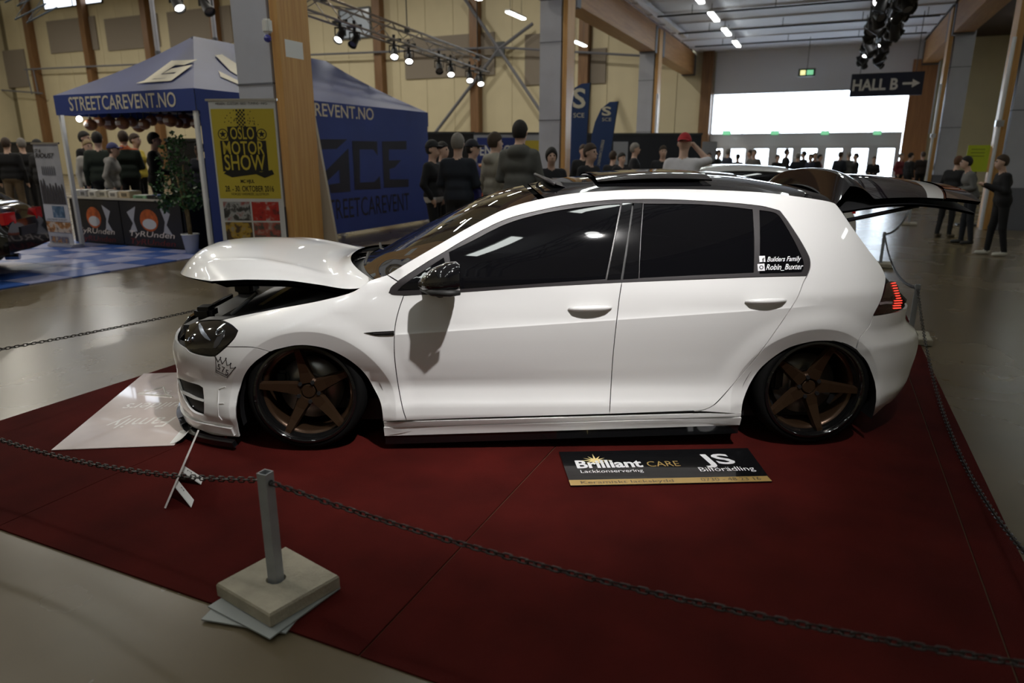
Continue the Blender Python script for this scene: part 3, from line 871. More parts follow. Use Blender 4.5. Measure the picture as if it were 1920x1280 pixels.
strip_px('lamp_reflector_wing', [(420, 618), (414, 630), (406, 644), (402, 652)], [2.0, 5.0, 5.0, 2.0], mat('dim_lamp_plastic', (.07, .07, .075), .25, .4), h1, off=.0008, thick=.003, far=False)
# upper dark strip between bonnet gap and lamp
panel('lamp_panel', [(371, 601), (392, 592), (420, 590), (450, 590), (414, 599), (392, 599)], M_bay, car, off=-.004, sm=False)
# ---- tail lamp
tl = [(1661, 531), (1668, 527), (1675, 527), (1683, 535), (1687, 552), (1688, 573), (1679, 584), (1660, 588), (1638, 591), (1648, 570), (1656, 552)]
t1_, t2_ = panel('tail_lamp', tl, M_dkred, car, off=.002)
for row in range(11):
    y = 531 + row * 4.6; x = 1675 + min(row, 6) * 1.6 - (2 if row > 8 else 0)
    wd = 5 if row < 7 else 9
    strip_px('lamp_led', [(x - wd, y + .5), (x, y), (x + wd * .55, y - .3)], .9, M_led, t1_, off=.006, thick=.003, far=False)
strip_px('lamp_chrome_bar', [(1648, 569), (1660, 567), (1672, 567)], 2.2, mat('lamp_pink_chrome', (.55, .45, .5), .15, .6), t1_, off=.005, thick=.003, far=False)
# ---- decals
M_dec = mat('white_vinyl', (.85, .85, .88), .4); M_ink = mat('black_vinyl', (.012, .012, .014), .4)
decal_text('lettering', 'Builders Family', M_dec, car, 1438, 490.5, (64, -1.5), (0, -9.0), shear=.35, bold=.012)
decal_text('lettering', 'Robin_Buxter', M_dec, car, 1436, 506, (70, -1.5), (0, -10.5), shear=.35, bold=.012)
def decal_poly(name, pts, m, off=.0016):
    P = np.array(pts, float); tris = geometry.tessellate_polygon([[Vector((a, b, 0)) for a, b in P]])
    return decal_mesh(name, P, tris, m, car, off)
decal_poly('lettering', [(1423, 480), (1434, 479.5), (1435, 491), (1424, 491.5)], M_dec)
decal_text('lettering', 'f', M_ink, car, 1428.5, 491, (4.5, 0), (0, -7.5), bold=.02).location = (0, -.0012, 0)
decal_poly('lettering', [(1420, 495), (1433, 494), (1434, 507.5), (1421, 508)], M_dec)
decal_poly('lettering', [(1427 + 3.9 * math.cos(t), 501.3 + 3.9 * math.sin(t)) for t in np.linspace(0, 6.1, 14)], M_ink, .003)
decal_poly('lettering', [(1427 + 2.3 * math.cos(t), 501.3 + 2.3 * math.sin(t)) for t in np.linspace(0, 6.1, 12)], M_dec, .0036)
crown = [(405, 674), (416, 682), (420, 691), (416.5, 700), (411, 706), (405, 692)]
co = [(404.5, 668.5), (409, 678), (413.5, 671.5), (417, 682), (424, 673), (426, 685), (432.5, 682.5), (432, 690), (440.5, 689.5), (431, 701), (427.5, 705), (405.5, 694), (405.5, 687)]
def line_px(pts, hwp, m, closed=False):
    P = list(pts) + ([pts[0]] if closed else [])
    for a, b in zip(P[:-1], P[1:]):
        a = np.array(a); b = np.array(b); t = (b - a) / np.linalg.norm(b - a); n = np.array([-t[1], t[0]]) * hwp
        yield [a + n - t * .2, b + n + t * .2, b - n + t * .2, a - n - t * .2]
Vc, Fc = [], []
for qd in list(line_px(co, .62, M_ink, True)) + list(line_px([(405.2, 697), (427, 708)], .5, M_ink)) + list(line_px([(405.5, 693), (405, 697.5)], .4, M_ink)) + list(line_px([(427.5, 705), (426.5, 708)], .4, M_ink)):
    k = len(Vc); Vc += [tuple(p) for p in qd]; Fc += [(k, k + 1, k + 2), (k, k + 2, k + 3)]
for (x, y) in ((403.5, 667), (413.8, 670), (424, 671.5), (433, 681), (441.5, 688.5)):
    k = len(Vc); n_ = 8
    Vc += [(x + 1.5 * math.cos(6.283 * i / n_), y + 1.5 * math.sin(6.283 * i / n_)) for i in range(n_)]; Fc += [(k, k + i, k + i + 1) for i in range(1, n_ - 1)]
decal_mesh('crown_decal', Vc, Fc, M_ink, car)
for ch, x, y in (('5', 407.5, 691), ('7', 415.5, 696), ('5', 422.5, 701.5)):
    decal_text('lettering', ch, M_ink, car, x, y, (5.6, 2.4), (1.2, -10), bold=.004)
# ---- bonnet (hinged at its rear edge, front lifted), windscreen, roof
def near_curve(px):
    q = inv(px); return pcar(q[:, 0], q[:, 1])
def grid_obj(name, G, m, parent, thick=0.0, smooth=True):
    """G: array (n, m, 3) -> sheet with optional thickness"""
    n, k = G.shape[:2]
    V = G.reshape(-1, 3); F = [(i * k + j, (i + 1) * k + j, (i + 1) * k + j + 1, i * k + j + 1) for i in range(n - 1) for j in range(k - 1)]
    du = np.gradient(G, axis=0); dv = np.gradient(G, axis=1)
    N = np.cross(du, dv); N /= np.linalg.norm(N, axis=-1, keepdims=True) + 1e-12
    if N[..., 2].mean() < 0: N = -N; F = [f_[::-1] for f_ in F]
    VV = [tuple(v) for v in V]; NN = [tuple(x) for x in N.reshape(-1, 3)]
    if thick:
        B = (G - N * thick).reshape(-1, 3); o = len(VV)
        VV += [tuple(v) for v in B]; NN += [tuple(-x) for x in N.reshape(-1, 3)]
        F += [tuple(i + o for i in f_[::-1]) for f_ in F[:(n - 1) * (k - 1)]]
        loop = [(i, 0) for i in range(n)] + [(n - 1, j) for j in range(1, k)] + [(i, k - 1) for i in range(n - 2, -1, -1)] + [(0, j) for j in range(k - 2, 0, -1)]
        ids = [a * k + b for a, b in loop]; C = V.mean(0)
        for i in range(len(ids)):
            a, b = ids[i], ids[(i + 1) % len(ids)]
            s = len(VV); e = V[b] - V[a]; sd = np.cross(e, N.reshape(-1, 3)[a]); sd /= np.linalg.norm(sd) + 1e-12
            if np.dot(sd, V[a] - C) < 0: sd = -sd
            VV += [tuple(V[a]), tuple(V[b]), tuple(B[b]), tuple(B[a])]; NN += [tuple(sd)] * 4; F.append((s, s + 1, s + 2, s + 3))
    return mk(name, VV, F, m, parent, smooth, NN)
# bonnet: rows along u (0 = front edge, 1 = rear edge), columns across
nu, nv = 40, 41
G = np.zeros((nu, nv, 3))
_hv = pchip([0, .12, .3, .6, 1.0], [.655, .685, .70, .715, .725])
_he = pchip([0, .10, .25, .45, .65, .85, .95, 1.0], [.872, .878, .884, .882, .862, .838, .850, .880])
_hc = pchip([0, .06, .16, .35, .6, .85, 1.0], [.030, .074, .108, .118, .100, .068, .050])
for j in range(nv):
    s = -1 + 2 * j / (nv - 1)
    for i in range(nu):
        t = i / (nu - 1)
        uf = -.875 + .36 * abs(s) ** 2.6          # curved leading edge
        ur = .10 + .235 * abs(s) ** 2.2          # rear edge bows forward in the middle
        u = uf + (ur - uf) * t
        vv = s * float(_hv(t))
        cr_ = (1 - abs(s) ** 2.4)
        w = float(_he(t)) + float(_hc(t)) * cr_ + .012 * math.exp(-((abs(s) - .72) / .06) ** 2) * math.sin(math.pi * min(1, t * 1.1))
        w -= .05 * (1 - min(1, t / .17)) ** 2 * (1 - .95 * abs(s) ** 2)
        G[i, j] = (u, vv, w)
bonnet = grid_obj('bonnet', G, M_paint, car, .014)
bonnet['label'] = 'white bonnet lifted at the front'
bi = G.copy(); bi[..., 2] -= .035; bi[..., 1] *= .93; bi[:3, :, 2] += .01
grid_obj('bonnet_liner', bi[2:-2], M_bay, bonnet, .01)
MB().ring_tube([(-.45, -.60, .68), (-.30, -.62, .80)], .010, 8).build('bonnet_strut', M_dkmetal, bonnet)
# engine bay: black inner wings, slam panel, cover, bulkhead
m = MB()
for sg in (-1, 1):
    V = []; F = []
    for i in range(16):
        t = i / 15; q = -.62 + t * .98
        p = pcar(np.array([q]), np.array([.885 - .29 * max(0, .32 - q) - .02]))[0]
        V += [(p[0], p[1] * -sg * 1.0 if False else (p[1] + .035) * (-sg) * -1 if sg < 0 else -(p[1] + .035), p[2] + .012), (p[0], (.62 if sg > 0 else -.62), p[2] - .01 + .03), (p[0], (.55 if sg > 0 else -.55), p[2] - .30)]
    for i in range(15):
        for k in range(2): F.append((i * 3 + k, i * 3 + k + 1, (i + 1) * 3 + k + 1, (i + 1) * 3 + k))
    m.add(V, F)
m.build('inner_wing', M_bay, car, True)
MB().box2((-.72, -.58, .50), (-.58, .58, .62)).build('slam_panel', M_bay, car)
MB().box((-.12, 0, .62), (.62, .8, .12), bevel=.04).build('engine_cover', mat('engine_cover_plastic', (.02, .02, .022), .3), car)
MB().box2((-.6, -.6, .15), (.2, .6, .5)).build('engine_block', M_bay, car)
MB().box2((.18, -.66, .2), (.24, .66, .80)).build('bulkhead', M_bay, car)
MB().box((-.66, -.42, .655), (.10, .12, .07), bevel=.02).build('latch_cover', M_bay, car)
MB().box((-.70, .35, .66), (.12, .16, .10), bevel=.02).build('air_intake_duct', M_bay, car)
# grille between the lamps
panel('grille', [(-.98, .50), (QN, .505), (QN, .60), (-1.2, .61), (-1.02, .62)], M_blackg, car, px=False, sm=False, off=-.01)
# windscreen
E = near_curve(smooth_poly(np.array([(1010, 373), (985, 379), (947, 391), (885, 422), (822, 458), (760, 494), (726, 515), (697, 524)], float), 4)[:-4])[::-1]
ns = 25; G = np.zeros((len(E), ns, 3)); tt = np.linspace(0, 1, len(E))
for j in range(ns):
    s = -1 + 2 * j / (ns - 1)
    k = 1 - abs(s) ** 2.2
    G[:, j, 0] = E[:, 0] - k * (.17 * (1 - tt) + .055 * tt)
    G[:, j, 1] = s * (-E[:, 1]) * .998
    G[:, j, 2] = E[:, 2] + k * (.012 + .035 * tt) - .004
grid_obj('windscreen', G, M_wsglass, car, .006)
# cowl below the windscreen
Cw = np.zeros((6, ns, 3))
for j in range(ns):
    s = -1 + 2 * j / (ns - 1)
    for i in range(6):
        t = i / 5
        Cw[i, j] = (G[0, j, 0] * (1 - t) + (.02 + .20 * abs(s) ** 2.2) * t, s * .70, (G[0, j, 2] - .004) * (1 - t) + (.835) * t - .02 * math.sin(math.pi * t))
cowl = grid_obj('cowl', Cw, mat('cowl_plastic', (.02, .022, .022), .45), car, .01)
for k in range(9):
    v = -.45 + k * .1
    MB().ring_tube([(.10, v, .872), (.03, v + .02, .858)], .006, 5).build('cowl_rib', M_rubber, cowl)
for v0, v1 in ((-.55, .05), (.0, .5)):
    MB().ring_tube([(.235, v0 + .13, .912), (.17, v1, .915)], .009, 6).build('wiper', M_rubber, cowl)
# roof
Er = near_curve(smooth_poly(np.array([(1563, 380), (1525, 372), (1450, 362), (1400, 358), (1300, 354), (1200, 354), (1135, 357), (1072, 362), (1010, 373)], float), 5)[:-5])[::-1]
G = np.zeros((len(Er), ns, 3)); tt = np.linspace(0, 1, len(Er))
for j in range(ns):
    s = -1 + 2 * j / (ns - 1); k = 1 - abs(s) ** 2.3
    G[:, j, 0] = Er[:, 0] - k * (.055 * (1 - tt)) + k * .07 * tt
    G[:, j, 1] = s * (-Er[:, 1]) * .998
    G[:, j, 2] = Er[:, 2] + k * (.047 + .022 * np.sin(math.pi * tt)) - .004
roof = grid_obj('roof', G, M_blackg, car, .01)
# tilted sunroof: deflector in front, opening, glass panel slid up over the roof
MB().ring_tube([(1.27, -.44, 1.345), (1.21, -.30, 1.376), (1.19, 0, 1.384), (1.21, .30, 1.376), (1.27, .44, 1.345)], .010, 8).build('sunroof_deflector', M_trim, roof, True)
Sd = np.zeros((4, 13, 3))
for j in range(13):
    v = -.44 + .88 * j / 12
    for i in range(4):
        t = i / 3; Sd[i, j] = (1.22 + .10 * t + .05 * (v / .44) ** 2, v, 1.376 - .03 * t - .03 * (v / .44) ** 4)
grid_obj('deflector_blade', Sd, M_trim, roof, .008)
Sg = np.zeros((8, 13, 3))
for j in range(13):
    v = -.42 + .84 * j / 12
    for i in range(8):
        t = i / 7; Sg[i, j] = (1.50 + .62 * t, v, 1.378 + .010 * t + .016 * (1 - (v / .42) ** 2) - .02 * (v / .42) ** 6 + .012 * math.sin(math.pi * t))
grid_obj('sunroof_glass', Sg, M_blackg, roof, .008)
MB().box2((1.32, -.40, 1.30), (1.48, .40, 1.352)).build('sunroof_opening', M_black, roof)
# ---- tailgate, swung open
tg = sub('tailgate', car)
tg['label'] = 'raised tailgate with black spoiler and rear window'
def tgrid(name, f, m, n=14, k=25, thick=.012, s0=-1, s1=1):
    G = np.zeros((n, k, 3))
    for j in range(k):
        s = s0 + (s1 - s0) * j / (k - 1)
        for i in range(n): G[i, j] = f(i / (n - 1), s)
    return grid_obj(name, G, m, tg, thick)
def sp(t, s):     # spoiler top: hinge line -> upstanding edge
    cr_ = 1 - abs(s) ** 2.5
    return (2.735 + .03 * cr_ + t * (.085 - .01 * cr_), s * (.575 - .045 * t), 1.245 + .045 * cr_ + t * (.112 + .012 * cr_) - .02 * t * abs(s) ** 8)
tgrid('spoiler', sp, M_blackg)
def w_tail(u, s):  # outer skin of the opened gate
    cr_ = 1 - abs(s) ** 2.2
    x = (u - 2.8) / .72
    return 1.262 + .115 * cr_ * (1 - .25 * x) + .045 * math.sin(math.pi * min(1, max(0, x))) * .6 - .012 * x
def edge_u(s, a, b): return a + b * (1 - abs(s) ** 2.4)
def wid(u): return .565 + .05 * min(1, max(0, (u - 2.8) / .4))
def seg_fn(a0, b0, a1, b1):
    def f(t, s):
        u = edge_u(s, a0, b0) * (1 - t) + edge_u(s, a1, b1) * t
        return (u, s * wid(u), w_tail(u, s))
    return f
def wing(t, s):
    p0 = sp(1, s); u = edge_u(s, 2.93, .01)
    p1 = (u, s * wid(u), w_tail(u, s))
    return tuple(p0[i] * (1 - t) + p1[i] * t + (.02 * math.sin(math.pi * t) if i == 2 else 0) for i in range(3))
tgrid('spoiler_back', wing, M_blackg)
tgrid('rear_window', seg_fn(2.93, .01, 3.19, .14), mat('rear_window_glass', (.012, .009, .012), .03, coat=1.0, spec=.9))
tgrid('gate_panel', seg_fn(3.19, .14, 3.275, .165), M_paint)
tgrid('gate_lower_panel', seg_fn(3.278, .166, 3.47, .12), mat('gate_dark_plum', (.06, .006, .010), .10, coat=1.0))
def lampf(t, s):
    u = edge_u(s, 3.30, .155) * (1 - t) + edge_u(s, 3.455, .10) * t
    return (u, s * wid(u), w_tail(u, s) + .006)
tgrid('gate_lamp', lampf, M_redpl, 8, 10, .01, -.72, -.18)
tgrid('gate_lamp', lampf, M_redpl, 8, 10, .01, .18, .72)
def lowf(t, s):
    u = edge_u(s, 3.29, .16) * (1 - t) + edge_u(s, 3.475, .10) * t
    return (u, s * wid(u), w_tail(u, s) + .005)
tgrid('gate_reflector', lowf, mat('greyish_lamp_lens', (.16, .15, .155), .12, coat=1), 8, 6, .01, -1, -.74)
def under(t, s):
    u = 2.76 + .70 * t
    return (u, s * wid(u) * .985, w_tail(u, s) - .055 + .02 * math.sin(math.pi * t))
tgrid('gate_inner_trim', under, M_black)
MB().ring_tube([(2.80, -.585, 1.165), (3.20, -.53, 1.235)], .011, 8).build('gate_strut', mat('strut_black', (.015, .015, .018), .25, .3), tg)
MB().ring_tube([(2.80, .585, 1.165), (3.20, .53, 1.235)], .011, 8).build('gate_strut', M_dkmetal, tg)
# load bay: floor, rear sill, beige lining seen under the gate
MB().box2((2.3, -.55, .50), (3.2, .55, .56)).build('boot_floor', M_bay, car)
MB().box2((3.05, -.5, .5), (3.2, .5, .68)).build('boot_sill', M_bay, car)
MB().box2((1.0, -.66, .24), (2.9, .66, .30)).build('floor_pan', M_bay, car)
MB().box2((2.05, -.6, .3), (2.25, .6, .95)).build('rear_seat', M_bay, car)
MB().box2((.15, -.7, .12), (2.95, .7, .24)).build('underbody', M_black, car)
MB().box2((.24, -.62, .78), (.75, .62, .86)).build('dashboard', M_bay, car)
for sg in (-1, 1):
    MB().ring_tube([(2.74, sg * .55, 1.215), (2.93, sg * .66, .9), (3.1, sg * .68, .74)], .03, 8).build('hatch_seal', M_bay, car, True)
# ---- door mirrors
for sg, nm in ((1, 'door_mirror'), (-1, 'door_mirror')):
    mr = sub(nm, car)
    # shell: lofted ellipses along u
    secs = [(.585, -.975, .905, .012, .012), (.61, -1.0, .912, .045, .040), (.66, -1.02, .925, .075, .066), (.72, -1.025, .935, .085, .082), (.765, -1.02, .938, .086, .084), (.785, -1.015, .936, .078, .074)]
    V = []; F = []; K = 18
    for (u, v, w, rv, rw) in secs:
        for k in range(K):
            a = 2 * math.pi * k / K; c_, s_ = math.cos(a), math.sin(a)
            sq = (abs(c_) ** 2.6 + abs(s_) ** 2.6) ** (-1 / 2.6)
            V.append((u, (v + rv * c_ * sq) * sg, w + rw * s_ * sq * (1.0 if s_ > 0 else .62)))
    for i in range(len(secs) - 1):
        for k in range(K): F.append((i * K + k, i * K + (k + 1) % K, (i + 1) * K + (k + 1) % K, (i + 1) * K + k))
    F += [tuple(range(K))]
    mk('mirror_shell', V, F, M_blackg, mr, True)
    n0 = len(secs) - 1
    mk('mirror_glass', [(x + .001, y, z) for x, y, z in V[n0 * K:]], [tuple(range(K))], M_chrome, mr)
    MB().ring_tube([(.60, sg * -.985, .885), (.66, sg * -1.085, .887), (.74, sg * -1.108, .888), (.785, sg * -1.09, .888)], [.010, .016, .016, .012], 8).build('mirror_band', M_rubber, mr, True)
    MB().ring_tube([(.62, sg * -.855, .872), (.655, sg * -.92, .868), (.69, sg * -1.0, .876)], [.035, .026, .03], 10).build('mirror_foot', M_rubber, mr, True)
# ---- wheels
def wheel(u, v, start, sg):
    W = sub('wheel', car, (u, v, .319))
    W.rotation_euler = (R(-2.0) * sg, 0, 0)
    Rt, Rr = .303, .256
    # local: y is the axle, outside is towards -y * sg ; built for the near side and mirrored by sg
    def Y(y): return y * sg
    MB().lathe([(Rr - .004, Y(.22)), (Rr + .02, Y(.225)), (Rt - .02, Y(.20)), (Rt, Y(.17)), (Rt, Y(.05)), (Rt - .006, Y(.022)), (Rt - .022, Y(.004)), (Rr + .008, Y(.0)), (Rr - .004, Y(.012))], 56, axis='Y').build('tyre', M_tyre, W, True)
    smooth_by_angle(MB().lathe([(Rr + .002, Y(.006)), (Rr + .003, Y(-.006)), (Rr - .008, Y(-.009)), (Rr - .016, Y(-.002)), (Rr - .020, Y(.035)), (Rr - .028, Y(.055))], 64, axis='Y').build('rim_lip', M_lip, W, True), 50)
    MB().lathe([(Rr - .026, Y(.052)), (Rr - .038, Y(.058)), (Rr - .045, Y(.075)), (Rr - .04, Y(.2))], 48, axis='Y').build('rim_barrel', M_bronze, W, True)
    for k in range(5):
        a = R(start + 72 * k)
        prof = [(.045, .070, .042, .031), (.10, .066, .034, .025), (.17, .050, .027, .019), (.222, .032, .022, .015), (.238, .030, .021, .014)]
        V = []; F = []
        for (r_, y_, hb, ht) in prof:
            # top plate half width ht, base half width hb, 22 mm deep
            for (hw_, dy) in ((-hb, .028), (-ht, 0), (ht, 0), (hb, .028)):
                V.append((r_, Y(y_ + dy - .012), hw_))
        for i in range(len(prof) - 1):
            for q in range(3): F.append((i * 4 + q, i * 4 + q + 1, (i + 1) * 4 + q + 1, (i + 1) * 4 + q))
        n = len(V) - 4; F.append((n, n + 1, n + 2, n + 3))
        ca, sa = math.cos(a), math.sin(a)
        V = [(x * ca - z * sa, y, x * sa + z * ca) for x, y, z in V]
        mk('spoke', V, F, M_bronze, W)
    smooth_by_angle(MB().lathe([(0, Y(.062)), (.032, Y(.062)), (.036, Y(.066)), (.037, Y(.078)), (.045, Y(.062)), (.062, Y(.058)), (.072, Y(.07)), (.074, Y(.12))], 32, axis='Y').build('hub', M_bronze, W, True))
    for k in range(5):
        a = R(start + 36 + 72 * k)
        MB().cyl((.055 * math.cos(a), Y(.05), .055 * math.sin(a)), (.055 * math.cos(a), Y(.09), .055 * math.sin(a)), .011, 6).build('wheel_bolt', M_black, W)
    MB().lathe([(.07, Y(.135)), (.165, Y(.135)), (.165, Y(.155)), (.07, Y(.155))], 40, axis='Y').build('brake_disc', M_disc, W, True)
    MB().lathe([(.0, Y(.128)), (.078, Y(.128)), (.08, Y(.15))], 30, axis='Y').build('disc_bell', M_disc, W, True)
    MB().box((-.145, Y(.145), .03), (.06, .07, .13), bevel=.015).build('brake_caliper', M_black, W)
wheel(-0.022, -.862, 98, 1); wheel(2.60, -.858, -3, 1)
wheel(-0.022, .873, 80, -1); wheel(2.60, .868, 20, -1)
for (cu, cw, cr) in ARCH:
    for sg in (-1, 1):
        prof = [(cu + (cr + .012) * math.cos(t), cw + (cr + .012) * math.sin(t)) for t in np.linspace(-.22, math.pi + .22, 26)]
        V = [(a, sg * .855, b) for a, b in prof] + [(a, sg * .50, b) for a, b in prof]; n = len(prof)
        V += [(cu, sg * .50, cw)]
        F = [(i, i + 1, n + i + 1, n + i) for i in range(n - 1)] + [(n + i, n + i + 1, 2 * n) for i in range(n - 1)]
        mk('wheel_arch_liner', V, F, M_black, car, True)
# ------------------------------------------------------------------ carpet, floor boards, posts and chains
def M_carpet_():
    m = mat('red_carpet_pile', (0.070, 0.0070, 0.0052), 0.95, var=0.25, vscale=3.0, bump=0.6, bscale=350, spec=0.1)
    return m
M_carpet = M_carpet_()
cp = thing('carpet', 'dark red exhibition carpet under the white hatchback', 'carpet', hp(0, 0), RZ)
for c0, c1, z in ((-4.24, -2.99, .006), (-2.99, -1.16, .007), (-1.16, .67, .006), (.67, .84, .008)):
    MB().box2((c0 + .003, 1.43, .0005), (c1 - .003, 7.5, z)).build('carpet_strip', M_carpet, cp)

# low chain posts: square galvanised tube in a concrete slab
M_conc = mat('pale_concrete', (0.37, 0.335, 0.26), 0.85, var=0.18, vscale=9, bump=0.4, bscale=70)
M_galv = mat('dull_galvanised', (0.36, 0.38, 0.40), 0.5, 0.35, var=0.12, vscale=12)
M_chain = mat('dark_iron_chain', (0.05, 0.047, 0.045), 0.42, 0.7)
PH = .475
def post(loc, label, corners=None, rz=RZ, plates=False, base=True):
    t = thing('chain_post', label, 'post', (loc[0], loc[1], 0), rz, 'low chain posts')
    b0 = .020 if plates else .008
    top = b0 + .048
    if corners is None:
        P = [(-.15, -.15), (.15, -.15), (.15, .15), (-.15, .15)]
    else:
        Mi = Matrix.Rotation(-rz, 3, 'Z')
        P = [tuple((Mi @ (Vector((c.x, c.y, 0)) - Vector((loc[0], loc[1], 0))))[:2]) for c in corners]
    n = 4; ch = .012; cx = sum(p[0] for p in P) / 4; cy = sum(p[1] for p in P) / 4
    def sc(k): return [(cx + (x - cx) * k, cy + (y - cy) * k) for x, y in P]
    lv = [(sc(1.0), b0), (sc(1.0), top - .008), (sc(.97), top)]
    V = [(x, y, z) for q, z in lv for x, y in q]
    hr = .034; K = 16
    hole = [(hr * math.cos(2 * math.pi * k / K + .785 * 0), hr * math.sin(2 * math.pi * k / K)) for k in range(K)]
    F = [(3, 2, 1, 0)]
    for l in range(2):
        for i in range(4): F.append((l * 4 + i, l * 4 + (i + 1) % 4, (l + 1) * 4 + (i + 1) % 4, (l + 1) * 4 + i))
    o8 = len(V); V += [(x, y, top) for x, y in hole] + [(x, y, top - .03) for x, y in hole]
    outer = [(V[8 + i][0], V[8 + i][1]) for i in range(4)]
    pts = outer + hole
    vs, es, fs, *_ = geometry.delaunay_2d_cdt([Vector(p) for p in pts], [(i, (i + 1) % 4) for i in range(4)] + [(4 + i, 4 + (i + 1) % K) for i in range(K)], [], 0, 1e-6)
    idx = lambda i: 8 + i if i < 4 else o8 + i - 4
    for f_ in fs:
        c = sum((Vector(pts[i]) for i in f_), Vector((0, 0))) / len(f_)
        if c.length > hr * .9 and inside(np.array(outer), np.array([[c.x, c.y]]))[0]:
            q = [idx(i) for i in f_]
            a, b, c_ = [Vector(V[i]) for i in q[:3]]
            F.append(tuple(q) if (b - a).cross(c_ - a).z > 0 else tuple(q[::-1]))
    for k in range(K): F.append((o8 + k, o8 + K + k, o8 + K + (k + 1) % K, o8 + (k + 1) % K))
    F.append(tuple(o8 + K + k for k in range(K)))
    mk('concrete_slab', V, F, M_conc, t)
    # hollow square tube
    a, b = .019, .0155; pr = R(45) if False else 0
    m = MB(); z0, z1 = top - .03, PH
    ro = [(-a, -a), (a, -a), (a, a), (-a, a)]; ri = [(-b, -b), (b, -b), (b, b), (-b, b)]
    V = [(x, y, z0) for x, y in ro] + [(x, y, z1) for x, y in ro] + [(x, y, z1) for x, y in ri] + [(x, y, z1 - .12) for x, y in ri]
    F = [(i, (i + 1) % 4, 4 + (i + 1) % 4, 4 + i) for i in range(4)] + [(4 + i, 4 + (i + 1) % 4, 8 + (i + 1) % 4, 8 + i) for i in range(4)] + [(8 + i, 8 + (i + 1) % 4, 12 + (i + 1) % 4, 12 + i) for i in range(4)] + [(12, 13, 14, 15)]
    mk('square_tube', V, F, M_galv, t)
    MB().lathe([(.006, -.0215), (.010, -.0215), (.010, .0215), (.006, .0215)], 12, (0, 0, PH - .035), 'X').build('chain_eyelet', M_dkmetal, t)
    if plates:
        for (dx, dy, r_, z) in ((-.015, -.035, .20, .0085), (.01, -.03, -.12, .0145)):
            MB().box((dx + cx, dy + cy, z), (.31, .31, .005), rot=r_ + .0).build('base_plate', mat('pale_grey_sheet', (.30, .32, .31), .5), t)
    return t
near_loc = gnd(518, 1088, .06)
sl = [gnd(405, 1094, .066), gnd(505, 1153, .066), gnd(636, 1079, .066), gnd(536, 1024, .066)]
post(near_loc, 'low grey chain post in a concrete slab at the carpet front', sl, RZ, True)
PR = hp(.77, 6.38); PF = hp(.77, 1.62); PLF = hp(-4.32, 1.62); PLR = hp(-4.32, 6.55); P2 = hp(.80, 10.7); P3 = hp(1.75, 17.5)
post(PR, 'low chain post behind the tail lamp of the white hatchback')
post(P2, 'distant low chain post beyond the open tailgate')
post(PF, 'low chain post at the right front carpet corner')
post(PLF, 'low chain post at the left front carpet corner')
post(PLR, 'low chain post at the left rear carpet corner')

def link_mesh():
    n, k = 8, 3; r = .0033; L, Wd = .0125, .0085; V = []; F = []
    path = []
    for i in range(n):
        a = 2 * math.pi * i / n + math.pi / 8
        path.append((Wd * math.cos(a) + (L - Wd + .004) * (1 if math.cos(a) > 0 else -1), Wd * math.sin(a)))
    for i in range(n):
        p = Vector((*path[i], 0)); t = Vector((*path[(i + 1) % n], 0)) - Vector((*path[i - 1], 0)); t.normalize()
        x = t.cross(Vector((0, 0, 1)))
        for j in range(k):
            b = 2 * math.pi * j / k
            V.append(tuple(p + x * (r * math.cos(b)) + Vector((0, 0, r * math.sin(b)))))
    for i in range(n):
        for j in range(k): F.append((i * k + j, ((i + 1) % n) * k + j, ((i + 1) % n) * k + (j + 1) % k, i * k + (j + 1) % k))
    me = bpy.data.meshes.new('chain_link'); me.from_pydata(V, [], F); me.materials.append(M_chain)
    me.polygons.foreach_set('use_smooth', np.ones(len(F), dtype=bool)); me.update()
    return me
LINK = link_mesh()
def chain(p0, p1, sag, label, pitch=.0245, scale=1.0):
    p0 = Vector(p0); p1 = Vector(p1)
    t = thing('chain', label, 'chain', p0, 0, 'barrier chains')
    N = 400; pts = [p0.lerp(p1, i / N) - Vector((0, 0, sag * 4 * (i / N) * (1 - i / N))) for i in range(N + 1)]
    for q in pts: q.z = max(q.z, .014)
    cum = [0]
    for a, b in zip(pts, pts[1:]): cum.append(cum[-1] + (b - a).length)
    n = int(cum[-1] / (pitch * scale)); j = 0
    for i in range(n):
        s = (i + .5) * cum[-1] / n
        while cum[j + 1] < s: j += 1
        d = (pts[j + 1] - pts[j]).normalized(); c = pts[j].lerp(pts[j + 1], (s - cum[j]) / (cum[j + 1] - cum[j]))
        q = d.to_track_quat('X', 'Z')
        o = bpy.data.objects.new('chain_link', LINK); link(o, t)
        o.location = c - p0
        o.rotation_mode = 'QUATERNION'
        from mathutils import Quaternion
        o.rotation_quaternion = q @ Quaternion((1, 0, 0), R(20 + 90 * (i % 2) + RND.uniform(-9, 9)))
        o.scale = (scale,) * 3
    return t
EY = PH - .035
def pe(p, d): return Vector((p[0], p[1], EY)) + Vector((d[0], d[1], 0)) * .03
cv = Vector((*CV, 0)); av = Vector((*AV, 0))
chain(pe(near_loc, -cv), pe(PLF, cv), .14, 'dark iron chain hanging left of the concrete-footed post')
chain(pe(near_loc, cv), pe(PF, -cv), .07, 'long dark chain across the right carpet foreground')
chain(pe(PR, -av), pe(PF, av), .42, 'dark chain running down the right carpet edge')
chain(pe(PLF, av), pe(PLR, -av), .10, 'dark chain along the left carpet edge before the glossy floor')
chain(pe(PR, av), pe(P2, -av), .16, 'dark chain between the posts behind the tail lamp', scale=1.3)
chain(pe(P2, av), pe(P3, -av), .16, 'distant dark chain seen under the open tailgate', scale=1.8)
post(P3, 'farthest low chain post under the tip of the tailgate')

